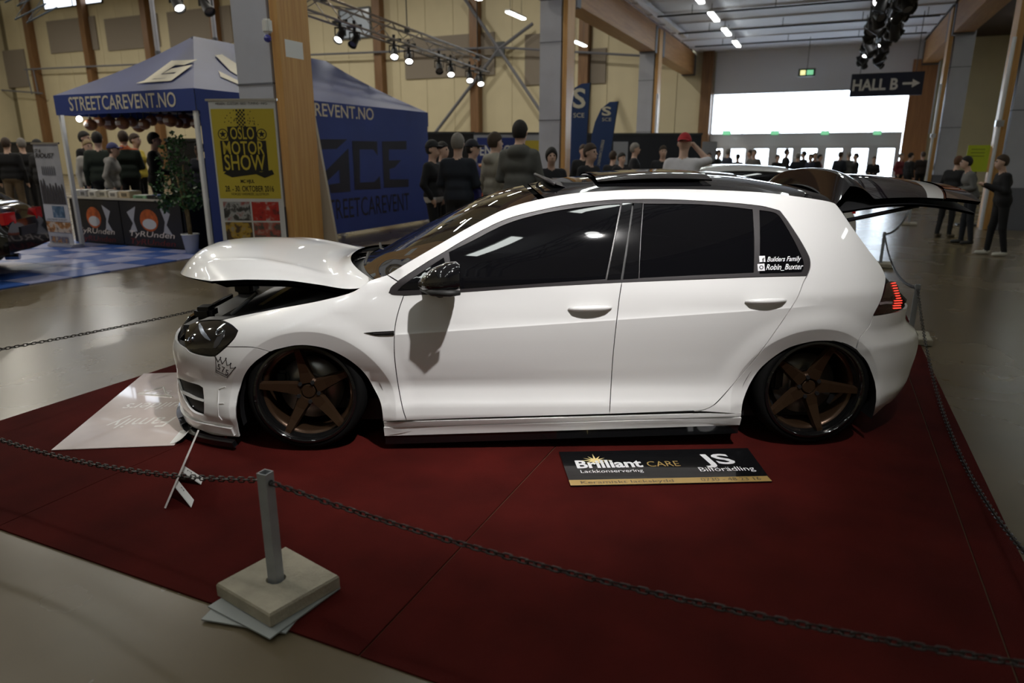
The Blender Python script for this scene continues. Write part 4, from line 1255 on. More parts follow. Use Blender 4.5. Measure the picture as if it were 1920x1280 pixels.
# glossy printed sheet lying before the front bumper
def slab(name, label, cat, corners, thick, z, m, rz=0):
    c = sum(corners, Vector((0, 0, 0))) / 4
    t = thing(name, label, cat, (c.x, c.y, 0), rz)
    P = [Vector((p.x - c.x, p.y - c.y, 0)) for p in corners]
    V = [(p.x, p.y, z) for p in P] + [(p.x, p.y, z + thick) for p in P]
    F = [(3, 2, 1, 0), (4, 5, 6, 7)] + [(i, (i + 1) % 4, 4 + (i + 1) % 4, 4 + i) for i in range(4)]
    mk('sheet', V, F, m, t)
    return t, P
A_, B_, C_ = gnd(270, 703), gnd(97, 847), gnd(327, 838)
D_ = A_ + (C_ - B_) * 1.02
bn, P = slab('printed_sheet', 'glossy cream printed sheet lying before the front bumper', 'sheet', [B_, C_, D_, A_], .003, .009, mat('glossy_cream_print', (.80, .68, .64), .12, coat=1.0, var=.12, vscale=2.5))
ex = (P[1] - P[0]).normalized(); ey = (P[3] - P[0]).normalized(); zz = Vector((0, 0, .0128))
M_wscript = mat('white_script_print', (.85, .82, .78), .2)
# the lettering is upside down for the camera
text('lettering', 'Family', M_wscript, bn, P[0] + ex * .50 + ey * .42 + zz, -ex, -ey, .15, .36, shear=.35)
text('lettering', 'Builders', M_wscript, bn, P[0] + ex * .52 + ey * .68 + zz, -ex, -ey, .12, .40, shear=.35)
for a, b in (((.12, .86), (.24, .98)), ((.24, .98), (.30, .84)), ((.12, .86), (.36, .78)), ((.3, .84), (.36, .78))):
    p = P[0] + ex * a[0] + ey * a[1] + zz; q = P[0] + ex * b[0] + ey * b[1] + zz
    MB().ring_tube([p, q], .006, 4).build('printed_line', M_wscript, bn)
text('lettering', '575', M_wscript, bn, P[0] + ex * .32 + ey * .9 + zz, -ex, -ey, .06, .14)
# curled right corner
Cg = np.zeros((5, 8, 3))
for i in range(5):
    for j in range(8):
        p = P[1] + ey * (.02 + .045 * i) + ex * (-.03 + .012 * j); Cg[i, j] = (p.x, p.y, .013 + .0009 * j ** 2)
grid_obj('curled_edge', Cg, M_white, bn, .002)

# black and gold board
A_, B_, C_, D_ = gnd(1070, 908, .02), gnd(1448, 900, .02), gnd(1402, 838, .02), gnd(1048, 845, .02)
bd, P = slab('promo_board', 'black and gold detailing board lying on the carpet', 'board', [A_, B_, C_, D_], .006, .009, mat('gloss_black_board', (.008, .008, .009), .16, coat=.8))
ex = (P[1] - P[0]); ey = (P[3] - P[0]); zz = Vector((0, 0, .0158)); W_ = ex.length; H_ = ey.length; ex.normalize(); ey.normalize()
M_gold = mat('gold_print', (.55, .37, .13), .25, .3); M_wp = mat('white_print', (.8, .8, .82), .4)
V = [P[0] + zz * 0.97, P[0] + ex * W_ + zz * .97, P[0] + ex * W_ + ey * H_ * .145 + zz * .97, P[0] + ey * H_ * .145 + zz * .97]
mk('gold_strip', V, [(0, 1, 2, 3)], M_gold, bd)
def bt(s, u, v, h, w, m, **k): text('lettering', s, m, bd, P[0] + ex * (u * W_) + ey * (v * H_) + zz, ex, ey, h * H_, w * W_, **k)
bt('Brilliant', .065, .48, .22, .345, M_wp, bold=.03)
bt('CARE', .435, .48, .155, .17, M_gold)
bt('Lackkonservering', .075, .335, .085, .32, M_wp)
bt('JS', .735, .52, .30, .17, M_wp, shear=-.1, bold=.02)
bt('Bilförädling', .685, .31, .12, .285, M_wp)
bt('Keramiskt lackskydd', .055, .035, .075, .46, mat('dark_print', (.06, .04, .015), .5))
bt('0730 - 48 23 16', .655, .04, .085, .30, MATS['dark_print'])
star = []
for k in range(24):
    r_ = (.085, .03)[k % 2] * H_ * 2 * (1.35 if k % 6 == 0 else 1); a = 2 * math.pi * k / 24
    star.append((.175 * W_ + r_ * math.cos(a), .70 * H_ + r_ * math.sin(a) * .9))
flat('starburst', star, mat('pale_gold_print', (.85, .68, .3), .3), bd, P[0] + zz * .99, ex, ey)

# small placard on two white feet, seen edge-on
b0 = gnd(310, 957); gd = (gnd(378, 798) - b0).normalized()
b1 = b0 + gd * .34
pn = (Vector((0, 0, CAMH)) - b0).cross(gd).normalized()
tp = gd.cross(pn).normalized(); tp = tp if tp.z > 0 else -tp
tp = tp * .20 + gd * .10
pl = thing('placard', 'thin white placard on two feet seen edge-on near the bumper', 'sign', (b0.x, b0.y, 0), 0)
z0 = Vector((0, 0, .012)); q0 = z0; q1 = b1 - b0 + z0; nn = (q1 - q0).cross(tp).normalized() * .004
V = [q0, q1, q1 + tp, q0 + tp]; V = [v + nn for v in V] + [v - nn for v in V]
mk('board', V, [(0, 1, 2, 3), (7, 6, 5, 4), (0, 4, 5, 1), (1, 5, 6, 2), (2, 6, 7, 3), (3, 7, 4, 0)], mat('pale_acrylic', (.62, .58, .56), .25), pl)
for (fx, px_, py_) in ((.08, 361, 944), (.24, 379, 902)):
    g = gnd(px_, py_, .012) - b0 + z0 * 0; s = q0.lerp(q1, fx / .36) + tp * .35
    d = (g - s); w = (q1 - q0).normalized() * .032
    n2 = d.cross(w).normalized() * .002
    V = [s - w, s + w, g + w, g - w]; V = [v + n2 for v in V] + [v - n2 for v in V]
    mk('foot', V, [(0, 1, 2, 3), (7, 6, 5, 4), (0, 4, 5, 1), (1, 5, 6, 2), (2, 6, 7, 3), (3, 7, 4, 0)], M_white, pl)
    text('lettering', '2', M_ink, pl, s.lerp(g, .45) + n2 * 1.6, w.normalized(), (s - g).normalized(), .025)
# ------------------------------------------------------------------ event tent with stall
TC, TA, TW, TL = -8.35, 7.55, 3.08, 6.4
ZE, ZV, ZP = 2.41, 2.11, 3.40
M_blue = mat('royal_blue_canvas', (0.022, 0.050, 0.245), 0.6, var=.08, vscale=2)
M_blue2 = mat('slate_blue_canvas', (0.036, 0.050, 0.165), 0.55, var=.1, vscale=1.5)
M_cream = mat('cream_print', (.70, .64, .50), .6)
M_nprint = mat('navy_black_print', (.008, .010, .022), .6)
tent = thing('event_tent', 'blue canopy tent with cream lettering behind the timber pillar', 'tent', hp(TC, TA), RZ)
# local frame: x = c - TC (0 .. -TW), y = a - TA (0 .. TL)
def ridge(k): return Vector((-TW / 2, 1.5 if k == 0 else TL - 1.5, ZP))
cor = [Vector((0, 0, ZE)), Vector((-TW, 0, ZE)), Vector((-TW, TL, ZE)), Vector((0, TL, ZE))]
def face(p00, p10, p01, p11, n=10):
    G = np.zeros((n + 1, n + 1, 3))
    for i in range(n + 1):
        for j in range(n + 1):
            s, t = i / n, j / n
            p = (p00 * (1 - s) + p10 * s) * (1 - t) + (p01 * (1 - s) + p11 * s) * t
            G[i, j] = (p.x, p.y, p.z - .07 * math.sin(math.pi * t) * (.55 + .45 * t))
    return G
for a, b, r0, r1 in ((cor[0], cor[1], ridge(0), ridge(0)), (cor[3], cor[0], ridge(1), ridge(0)), (cor[1], cor[2], ridge(0), ridge(1)), (cor[2], cor[3], ridge(1), ridge(1))):
    grid_obj('canopy_panel', face(a, b, r0, r1), M_blue2, tent, .006)
for a, b in ((0, 1), (1, 2), (2, 3), (3, 0)):
    p, q = cor[a], cor[b]; n = (q - p).cross(Vector((0, 0, 1))).normalized() * (.012)
    if n.dot(Vector(((p + q) / 2)[:2] + (0,)) - Vector((-TW / 2, TL / 2, 0))) < 0: n = -n
    V = [p + n, q + n, Vector((q.x, q.y, ZV)) + n, Vector((p.x, p.y, ZV)) + n]; V += [v - n * .6 for v in V]
    mk('valance', V, [(0, 1, 2, 3), (7, 6, 5, 4), (0, 4, 5, 1), (2, 6, 7, 3), (1, 5, 6, 2), (3, 7, 4, 0)], M_blue, tent)
# long side wall (faces the car), pole frame
MB().box2((.0, .05, .05), (.008, TL - .03, ZV + .02)).build('side_wall', M_blue, tent)
for x, y in ((-.05, .03), (-TW + .02, .05), (-TW + .02, TL - .05), (-.05, TL - .05), (-.05, TL / 2)):
    m = MB().box2((x - .028, y - .028, 0), (x + .028, y + .028, ZE - .02)); m.box2((x - .07, y - .07, 0), (x + .07, y + .07, .01))
    m.build('tent_leg', M_white, tent)
for y in (.06, TL - .06): MB().box2((-TW + .05, y - .015, ZV + .12), (-.05, y + .015, ZV + .16)).build('frame_bar', M_white, tent)
for x in (-.06, -TW + .06, -TW / 2): MB().box2((x - .015, .05, ZV + .12), (x + .015, TL - .05, ZV + .16)).build('frame_bar', M_white, tent)
# lettering
X_, Y_, Z_ = Vector((1, 0, 0)), Vector((0, 1, 0)), Vector((0, 0, 1))
text('lettering', 'STREETCAREVENT.NO', M_cream, tent, (-TW + .36, -.016, ZV + .06), X_, Z_, .20, 2.35, bold=.01)
text('lettering', 'STREETCAREVENT.NO', M_cream, tent, (.020, 1.0, ZV + .05), Y_, Z_, .215, 3.3, bold=.01)
def tent_wall(px, py):
    d = ray(px, py); k = (TC + .012 - 0) / (d.x * CV[0] + d.y * CV[1]); p = Vector((0, 0, CAMH)) + d * k
    return (to_h(p)[1] - TA, p.z)
for poly in ([(598, 261), (651, 261), (631, 279), (600, 280)], [(653, 278), (657, 359), (620, 362), (616, 346), (637, 343), (636, 318), (613, 340), (609, 322)],
             [(660, 264), (707, 265), (708, 292), (700, 280), (674, 280), (675, 342), (702, 341), (712, 330), (714, 354), (665, 356)],
             [(716, 265), (762, 264), (762, 280), (729, 280), (729, 301), (752, 300), (740, 314), (730, 317), (731, 336), (766, 336), (766, 350), (720, 352)]):
    flat('big_letter', [tent_wall(*p) for p in poly], M_nprint, tent, (.014, 0, 0), Y_, Z_)
s0 = tent_wall(606, 414); s1 = tent_wall(768, 393); h_ = tent_wall(768, 361)[1] - s1[1]
text('lettering', 'STREETCAREVENT', M_nprint, tent, (.014, s0[0], (s0[1] + s1[1]) / 2), Y_, Z_, h_, s1[0] - s0[0])
# emblem on the canopy faces
def on_plane(px, py, a, b, c):
    d = ray(px, py); o = Vector((0, 0, CAMH)); Mi = Matrix.Rotation(-RZ, 3, 'Z')
    n = (b - a).cross(c - a); dl = Mi @ d; ol = Mi @ (o - hp(TC, TA))
    return ol + dl * ((a - ol).dot(n) / dl.dot(n))
def canopy_z(p):      # lift onto the sagging cloth
    return p
def emblem(polys, a, b, c):
    n = (b - a).cross(c - a).normalized(); n = n if n.z > 0 else -n
    for poly in polys:
        P = [on_plane(x, y, a, b, c) for x, y in poly]
        P = [p + n * .02 - Vector((0, 0, .055 * math.sin(math.pi * max(0, min(1, (p.z - ZE) / (ZP - ZE)))))) for p in P]
        tris = geometry.tessellate_polygon([P])
        F = []
        for t in tris:
            p, q, r = [P[i] for i in t]; F.append(tuple(t) if (q - p).cross(r - p).dot(n) > 0 else tuple(t[::-1]))
        mk('emblem', P, F, M_cream, tent)
emblem([[(322, 109), (370, 107), (346, 117), (329, 117), (302, 136), (330, 134), (322, 143), (290, 145), (268, 152)], [(362, 116), (322, 150), (256, 155), (274, 148), (312, 144), (332, 131), (306, 134), (322, 124)]], cor[0], cor[1], ridge(0))
emblem([[(402, 100), (415, 99), (447, 118), (449, 140), (430, 128)], [(408, 128), (449, 150), (449, 158), (412, 140)]], cor[0], cor[3], ridge(0))
# tent lamp
lt = thing('clip_lamp', 'small glowing clip lamp under the tent corner', 'lamp', hp(TC - TW + .38, TA + .1, ZV - .06), RZ)
MB().ball((0, 0, 0), .045, 10, 6).build('bulb', M_bulb, lt, True)
MB().cyl((0, 0, .03), (0, 0, .28), .012, 6).build('clip', M_dkmetal, lt)

# hanging brown balls
M_ball = mat('brown_leather', (.30, .115, .045), .4, var=.3, vscale=14)
balls = [(170, 234, 11), (187, 228, 9), (206, 231, 13), (230, 231, 12), (247, 229, 9), (260, 237, 11), (271, 233, 10), (284, 226, 10), (302, 223, 10), (319, 226, 12), (335, 231, 9), (346, 227, 14), (367, 232, 9)]
where = ['above the white shirt, leftmost of the row', 'second from the left', 'with a bright label', 'above the blue cap', 'half hidden between two others', 'hanging lowest in the row', 'right of the lowest ball', 'over the orange collar', 'high in the row middle', 'above the black jacket beside the tree', 'behind the biggest ball', 'biggest in the row', 'nearest the tent corner pole']
for i, (x, y, r) in enumerate(balls):
    Y = 11.6 + .35 * (i % 3) - .06 * i; p = at(x, y, Y); rr = r * Y / 1280 * .98
    t = thing('hanging_ball', 'brown hanging ball under the tent, ' + where[i], 'hanging ball', p, RZ, 'brown balls hanging in the stall')
    MB().ball((0, 0, 0), rr, 14, 10, (1, 1, .95)).build('ball', M_ball, t, True)
    MB().cyl((0, 0, rr * .8), (0, 0, max(rr + .05, 2.40 - p.z)), .008, 5).build('cord', M_black, t)
    MB().lathe([(.0, rr * .93), (rr * .3, rr * .95), (rr * .28, rr * 1.15), (0, rr * 1.2)], 10).build('cap', M_black, t)
    G = np.zeros((6, 8, 3))
    for a in range(6):
        for b in range(8):
            th = R(-125 + 70 * b / 7 + 12 * (i % 3)); ph = R(-18 + 36 * a / 5)
            G[a, b] = (rr * 1.012 * math.cos(ph) * math.cos(th), rr * 1.012 * math.cos(ph) * math.sin(th), rr * .96 * math.sin(ph))
    grid_obj('label_band', G, mat('pale_label', (.75, .65, .58), .5), t)

# ------------------------------------------------------------------ stall counter
ctr = thing('stall_counter', 'black stall counter with two printed banners under the tent', 'counter', hp(-12.0, 7.86), RZ)
CL = 2.75; CH = .80
MB().box2((0, .03, .02), (CL, .6, CH - .03)).build('body', M_black, ctr)
MB().box2((-.03, .0, CH - .03), (CL + .03, .65, CH)).build('counter_top', mat('pale_counter_top', (.5, .46, .38), .4), ctr)
M_bann = mat('black_banner', (.010, .010, .012), .35)
M_sail = mat('pale_sail_print', (.42, .42, .46), .5); M_flame = mat('orange_flame_print', (.50, .10, .015), .5, var=.4, vscale=12)
M_rtext = mat('dark_red_print', (.16, .02, .02), .5)
for k, (x0, x1) in enumerate(((.06, 1.28), (1.30, 2.70))):
    b = MB().box2((x0, .005, .04), (x1, .022, CH - .05)).build('banner_panel', M_bann, ctr)
    w = x1 - x0; cx = x0 + w * (.47 if k else .45); o = Vector((0, .003, 0))
    el = lambda a, b_, rx, rz, a0=0, a1=360: [(a + rx * math.cos(R(t)), b_ + rz * math.sin(R(t))) for t in np.linspace(a0, a1, 20)[:-1]]
    flat('printed_flame', el(cx, .46, .15 * w, .18), M_flame, b, o, X_, Z_)
    flat('printed_ball', el(cx, .40, .115 * w, .085), mat('white_ball_print', (.6, .6, .62), .5), b, o - Y_ * .001, X_, Z_)
    for sg in ((1,) if k == 0 else (1, -1)):
        flat('printed_sail', [(cx + sg * .20 * w, .68), (cx + sg * .36 * w, .58), (cx + sg * .28 * w, .40), (cx + sg * .36 * w, .24), (cx + sg * .22 * w, .27), (cx + sg * .26 * w, .45)][::sg], M_sail, b, o, X_, Z_)
    text('lettering', 'TyRUnden', MATS['pale_label'], b, (cx - .36 * w, .002, .19), X_, Z_, .09, .75 * w, shear=.2)
    text('lettering', 'TyRUnden', M_rtext, b, (cx - .36 * w, .001, .06), X_, Z_, .09, .75 * w, shear=.2)
# goods on the counter
goods = [('white cup box at the counter end beside the film banner', .10, .16, .10, (.55, .55, .55)), ('grey cup box, second on the counter', .32, .18, .11, (.40, .40, .42)), ('pale box with a dark spot, third on the counter', .56, .2, .10, (.6, .58, .54)),
         ('cream box below the grey hoodie', .82, .22, .11, (.62, .58, .48)), ('white box of paper in the counter middle', 1.08, .22, .10, (.66, .62, .55)), ('cream box with crumpled paper on top', 1.36, .25, .11, (.62, .5, .33)), ('pale green wrapped box beside the plant', 1.72, .32, .05, (.22, .42, .26))]
for i, (lb, x, w, h, c) in enumerate(goods):
    t = thing('goods_box', lb, 'box', hp(-12.0 + x, 8.05, CH), RZ, 'boxes on the stall counter')
    MB().box((0, 0, h / 2), (w, .24, h), bevel=.008).build('carton', mat('goods_%d' % i, c, .6), t)
    MB().box((0, -.123, h * .5), (w * .5, .004, h * .5)).build('carton_label', mat('goods_label_%d' % i, tuple(v * .3 for v in c), .6), t)
    MB().box((0, 0, h + .004), (w * .9, .2, .008)).build('carton_lid', M_white, t)
t = thing('goods_tray', 'dark tray under the pale green box beside the plant', 'tray', hp(-12.0 + 2.12, 8.05, CH), RZ)
MB().box((0, 0, .03), (.42, .26, .06), bevel=.006).build('tray', M_black, t)
MB().box((.02, 0, .065), (.3, .18, .01)).build('tray_content', mat('blue_leaflets', (.05, .12, .4), .5), t)

# ------------------------------------------------------------------ blue and lilac tile floor
mt_ = thing('tile_floor', 'blue and lilac checkered tile floor before the stall', 'floor tiles', hp(-8.52, 3.4), RZ)
M_t1 = mat('blue_tile', (.030, .095, .36), .35); M_t2 = mat('lilac_tile', (.28, .30, .50), .35)
TS = .52; tv = {}
for i in range(9):
    for j in range(9):
        k = (i + j) % 2
        if k not in tv:
            tv[k] = MB().box((0, 0, .0085), (TS - .006, TS - .006, .015), bevel=.003).build('tile', (M_t1, M_t2)[k], mt_); o = tv[k]
        else:
            o = tv[k].copy(); link(o, mt_)
        o.location = (-TS * (i + .5), TS * (j + .5), 0)

# ------------------------------------------------------------------ roll-up banners
def rollup(loc, w, h, label, m, rz=RZ, tilt=0):
    t = thing('rollup_banner', label, 'banner', loc, rz)
    MB().box((w / 2, .06, .035), (w + .04, .22, .07), bevel=.02).build('base', M_metal, t)
    MB().box2((0, 0, .06), (w, .004, h)).build('banner_sheet', m, t)
    MB().box2((-.03, -.012, h), (w + .03, .016, h + .025)).build('top_rail', M_metal, t)
    MB().cyl((w / 2, .03, .05), (w / 2, .03, h), .012, 6).build('support_pole', M_dkmetal, t)
    return t
# show banner in front of the pillar
M_ywhite = mat('banner_white', (.62, .62, .62), .5); M_yel = mat('banner_yellow', (.56, .44, .045), .5)
SB = at(401, 290, 8.42); c_, a_ = to_h(SB); SE = at(511, 290, 8.6)
ry = rollup(hp(c_, a_), .80, 2.10, 'yellow motor show banner leaning by the timber pillar', M_ywhite, RZ + R(20))
W_, H0, H1 = .80, 0, 2.10
def pq(name, x0, z0, x1, z1, m, y=-.004): return mk(name, [(x0, y, z0), (x1, y, z0), (x1, y, z1), (x0, y, z1)], [(0, 1, 2, 3)], m, ry)
zt = lambda py: at(455, py, 8.5).z
pq('yellow_field', .02, zt(371), W_ - .02, zt(205), M_yel)
def rtx(s, xc, py, hpx, w, m=M_ink, bold=.02, **k): text('lettering', s, m, ry, (xc, -.007, zt(py)), X_, Z_, hpx * 8.5 / 1280, w, align='C', bold=bold, **k)
rtx('MESSEN · CUSTOM · BIKE · TUNING · INFO', W_ / 2, 197.5, 4, .62, bold=.0)
# outlined title: dark backing shapes with yellow letters
for s, py, hh, w in (('OSLO', 261, 20, .29), ('MOTOR', 289, 22, .50), ('SHOW', 318, 26, .50)):
    pqw = w / 2 + .03
    pq('title_backing', W_ * .47 - pqw, zt(py + 3), W_ * .47 + pqw, zt(py - hh - 3), M_ink, -.0055)
    text('lettering', s, M_yel, ry, (W_ * .47, -.0085, zt(py)), X_, Z_, hh * 8.5 / 1280, w, align='C', bold=.01)
for sx in (-.235, .235):
    cx, cz = W_ * .47 + sx, zt(252); rr = .062
    flat('star_disc', [(cx + rr * math.cos(a), cz + rr * math.sin(a)) for a in np.linspace(0, 6.283, 21)[:-1]], M_ink, ry, (0, -.006, 0), X_, Z_)
    flat('star_disc', [(cx + rr * .82 * math.cos(a), cz + rr * .82 * math.sin(a)) for a in np.linspace(0, 6.283, 21)[:-1]], M_yel, ry, (0, -.0072, 0), X_, Z_)
    flat('star', [(cx + (.045, .019)[k % 2] * math.sin(k * math.pi / 5), cz + (.045, .019)[k % 2] * math.cos(k * math.pi / 5)) for k in range(10)], M_ink, ry, (0, -.0085, 0), X_, Z_)
ck = .0215
for i in range(5):
    for j in range(9):
        if (i + j) % 2 == 0:
            x0 = W_ * .47 + (i - 2.5) * ck; z0 = zt(240) + j * ck * 1.05
            pq('check_square', x0, z0, x0 + ck, z0 + ck * 1.05, M_ink, -.006)
for k in range(40):
    a = RND.uniform(0, math.pi); r_ = RND.uniform(.08, .21); x = W_ * .47 + r_ * math.cos(a); z = zt(236) + r_ * math.sin(a) * .9
    if abs(x - W_ * .47) > .06: pq('spray_dot', x, z, x + .011, z + .011, M_ink, -.0058)
flat('car_silhouette', [(.10, zt(325)), (.16, zt(317)), (.30, zt(320)), (.42, zt(316)), (.56, zt(322)), (.70, zt(318)), (.72, zt(326)), (.60, zt(333)), (.50, zt(326)), (.34, zt(329)), (.20, zt(332))], M_ink, ry, (0, -.0062, 0), X_, Z_)
rtx('MC HJUL', W_ * .48, 342, 6, .17)
rtx('28. - 30. OKTOBER 2016', W_ * .5, 358, 10, .60, bold=.01)
rtx('NORGES VAREMESSE, LILLESTROM', W_ * .5, 365, 4.2, .46, bold=0)
def photo(name, cols, seed):
    m = mat(name, cols[0], .4); nt = m.node_tree; b = nt.nodes['Principled BSDF']
    tc = nt.nodes.new('ShaderNodeTexCoord'); n = nt.nodes.new('ShaderNodeTexNoise'); n.noise_dimensions = '4D'
    n.inputs['W'].default_value = seed; n.inputs['Scale'].default_value = 9; n.inputs['Detail'].default_value = 4
    nt.links.new(tc.outputs['Object'], n.inputs[0])
    cr = nt.nodes.new('ShaderNodeValToRGB'); e = cr.color_ramp.elements
    cr.color_ramp.interpolation = 'EASE'
    e[0].position = .3; e[0].color = (*cols[0], 1); e[1].position = .7; e[1].color = (*cols[-1], 1)
    for i, c in enumerate(cols[1:-1]): q = e.new(.38 + .3 * (i + 1) / len(cols)); q.color = (*c, 1)
    nt.links.new(n.outputs[0], cr.inputs[0]); nt.links.new(cr.outputs[0], b.inputs['Base Color'])
    return m
ph = [photo('photo_grey_car', [(.02, .02, .02), (.05, .05, .05), (.35, .35, .35), (.3, .05, .04)], 1), photo('photo_red_car', [(.02, .02, .02), (.4, .02, .02), (.45, .03, .02), (.5, .5, .5)], 2),
      photo('photo_yellow_bike', [(.02, .02, .02), (.08, .05, .03), (.4, .25, .03), (.3, .3, .3)], 3), photo('photo_show_stage', [(.02, .02, .02), (.10, .08, .07), (.35, .08, .06), (.4, .38, .35)], 4)]
for k in range(4):
    x0 = .05 + (k % 2) * .355; z1 = zt(377) - (k // 2) * .245
    pq('photo', x0, z1 - .225, x0 + .335, z1, ph[k], -.005)
# film banner beside the counter
fb_loc = gnd(103, 456); c_, a_ = to_h(fb_loc)
fr_ = rollup(hp(-11.78, 7.30), .62, 1.66, 'grey film roll-up banner beside the stall counter', mat('pale_grey_print', (.42, .42, .44), .5, var=.15, vscale=3))
def fq(name, x0, z0, x1, z1, m, y=-.004): return mk(name, [(x0, y, z0), (x1, y, z0), (x1, y, z1), (x0, y, z1)], [(0, 1, 2, 3)], m, fr_)
text('lettering', 'ST &', M_ink, fr_, (.02, -.006, 1.535), X_, Z_, .05, .16, shear=.3, bold=.02)
text('lettering', 'RIOUS7', M_ink, fr_, (.02, -.006, 1.45), X_, Z_, .07, .48, shear=.3, bold=.02)
M_sil = mat('dark_figure_print', (.05, .045, .05), .6)
for k in range(7):
    x = .12 + .05 * k; flat('printed_figure', [(x, 1.18), (x + .035, 1.18), (x + .03, 1.30), (x + .018, 1.33), (x + .005, 1.30)], mat('grey_figure_print', (.12, .12, .13), .6), fr_, (0, -.005, 0), X_, Z_)
for k in range(8):
    x = .02 + .072 * k; h = (.38, .40, .30, .33, .30, .34, .30, .32)[k]
    flat('printed_figure', [(x, .72), (x + .07, .72), (x + .065, .72 + h * .75), (x + .045, .72 + h), (x + .02, .72 + h), (x + .005, .72 + h * .75)], M_sil, fr_, (0, -.0055, 0), X_, Z_)
fq('white_field', .0, .44, .62, .71, mat('film_white', (.58, .58, .6), .5))
fq('blue_picture', .22, .50, .52, .69, photo('photo_blue_still', [(.03, .05, .09), (.05, .12, .2), (.1, .18, .28), (.4, .45, .5)], 6), -.006)
fq('orange_picture', .0, .26, .62, .43, photo('photo_warm_still', [(.04, .02, .02), (.45, .2, .06), (.6, .5, .4), (.1, .05, .04)], 7))
fq('disc_picture', .06, .09, .5, .19, photo('photo_small_stills', [(.05, .03, .03), (.4, .2, .07), (.1, .1, .15), (.5, .4, .3)], 8), -.006)
text('lettering', 'HASTIGHET & KRAFT', M_ink, fr_, (.05, -.006, .455), X_, Z_, .025, .5)

# beige board leaning behind the pillar
t = thing('leaning_board', 'tall beige board standing between timber pillar and tent wall', 'board', hp(CN0 - .17, 7.60), RZ)
b_ = MB().prism([(0, 0.01), (.36, .01), (.02, 2.35), (0, 2.35)], 0, .04).build('board', mat('beige_board', (.50, .43, .33), .6), t)

# ------------------------------------------------------------------ potted fig tree
pt = thing('potted_tree', 'leafy green tree in a white pot beside the stall', 'plant', gnd(361, 476), 0)
MB().lathe([(0, .0), (.085, .0), (.125, .30), (.135, .30), (.135, .315), (.115, .315), (.11, .27), (0, .27)], 20).build('pot', M_white, pt, True)
MB().lathe([(0, .268), (.112, .272)], 16).build('soil', mat('dark_soil', (.03, .02, .012), .9), pt)
MB().ring_tube([(0, 0, .26), (-.02, .02, .6), (-.06, .0, .95), (-.10, 0, 1.2)], [.03, .026, .022, .015], 8).build('trunk', mat('tan_bark', (.22, .16, .07), .8, var=.3, vscale=20), pt, True)
MB().ring_tube([(.01, .01, .27), (.02, -.02, .7), (-.02, .03, 1.05), (0, .05, 1.35)], [.024, .02, .017, .012], 8).build('trunk', MATS['tan_bark'], pt, True)
r_ = random.Random(3); m = MB()
cl_ = [(-.12, 0, 1.15, .27), (-.30, .0, .98, .22), (.08, .05, 1.05, .25), (-.10, 0, 1.50, .24), (-.18, .1, 1.3, .28), (.16, -.05, .85, .18), (-.32, 0, .80, .16), (-.02, .0, 1.68, .17), (-.02, .0, .82, .2)]
for k in range(900):
    x, y, z, rad = r_.choice(cl_); d = Vector((r_.gauss(0, 1), r_.gauss(0, 1), r_.gauss(0, .9))).normalized() * rad * (r_.random() ** .5)
    c = Vector((x, y, z)) + d; L = r_.uniform(.05, .085); w = L * .42
    ax = Vector((r_.gauss(0, 1), r_.gauss(0, 1), r_.gauss(-.35, .6))).normalized(); sd = ax.orthogonal().normalized()
    sd = (Matrix.Rotation(r_.uniform(0, 6.28), 3, ax) @ sd) * w
    m.cm = k % 3
    m.add([c - ax * L * .5, c + sd * .8 - ax * .0, c + ax * L * .5, c - sd * .8], [(0, 1, 2, 3)])
fo = m.build('foliage', [mat('leaf_dark', (.018, .055, .016), .4), mat('leaf_mid', (.035, .10, .026), .4), mat('leaf_light', (.06, .15, .05), .35)], pt)
fo['kind'] = 'stuff'
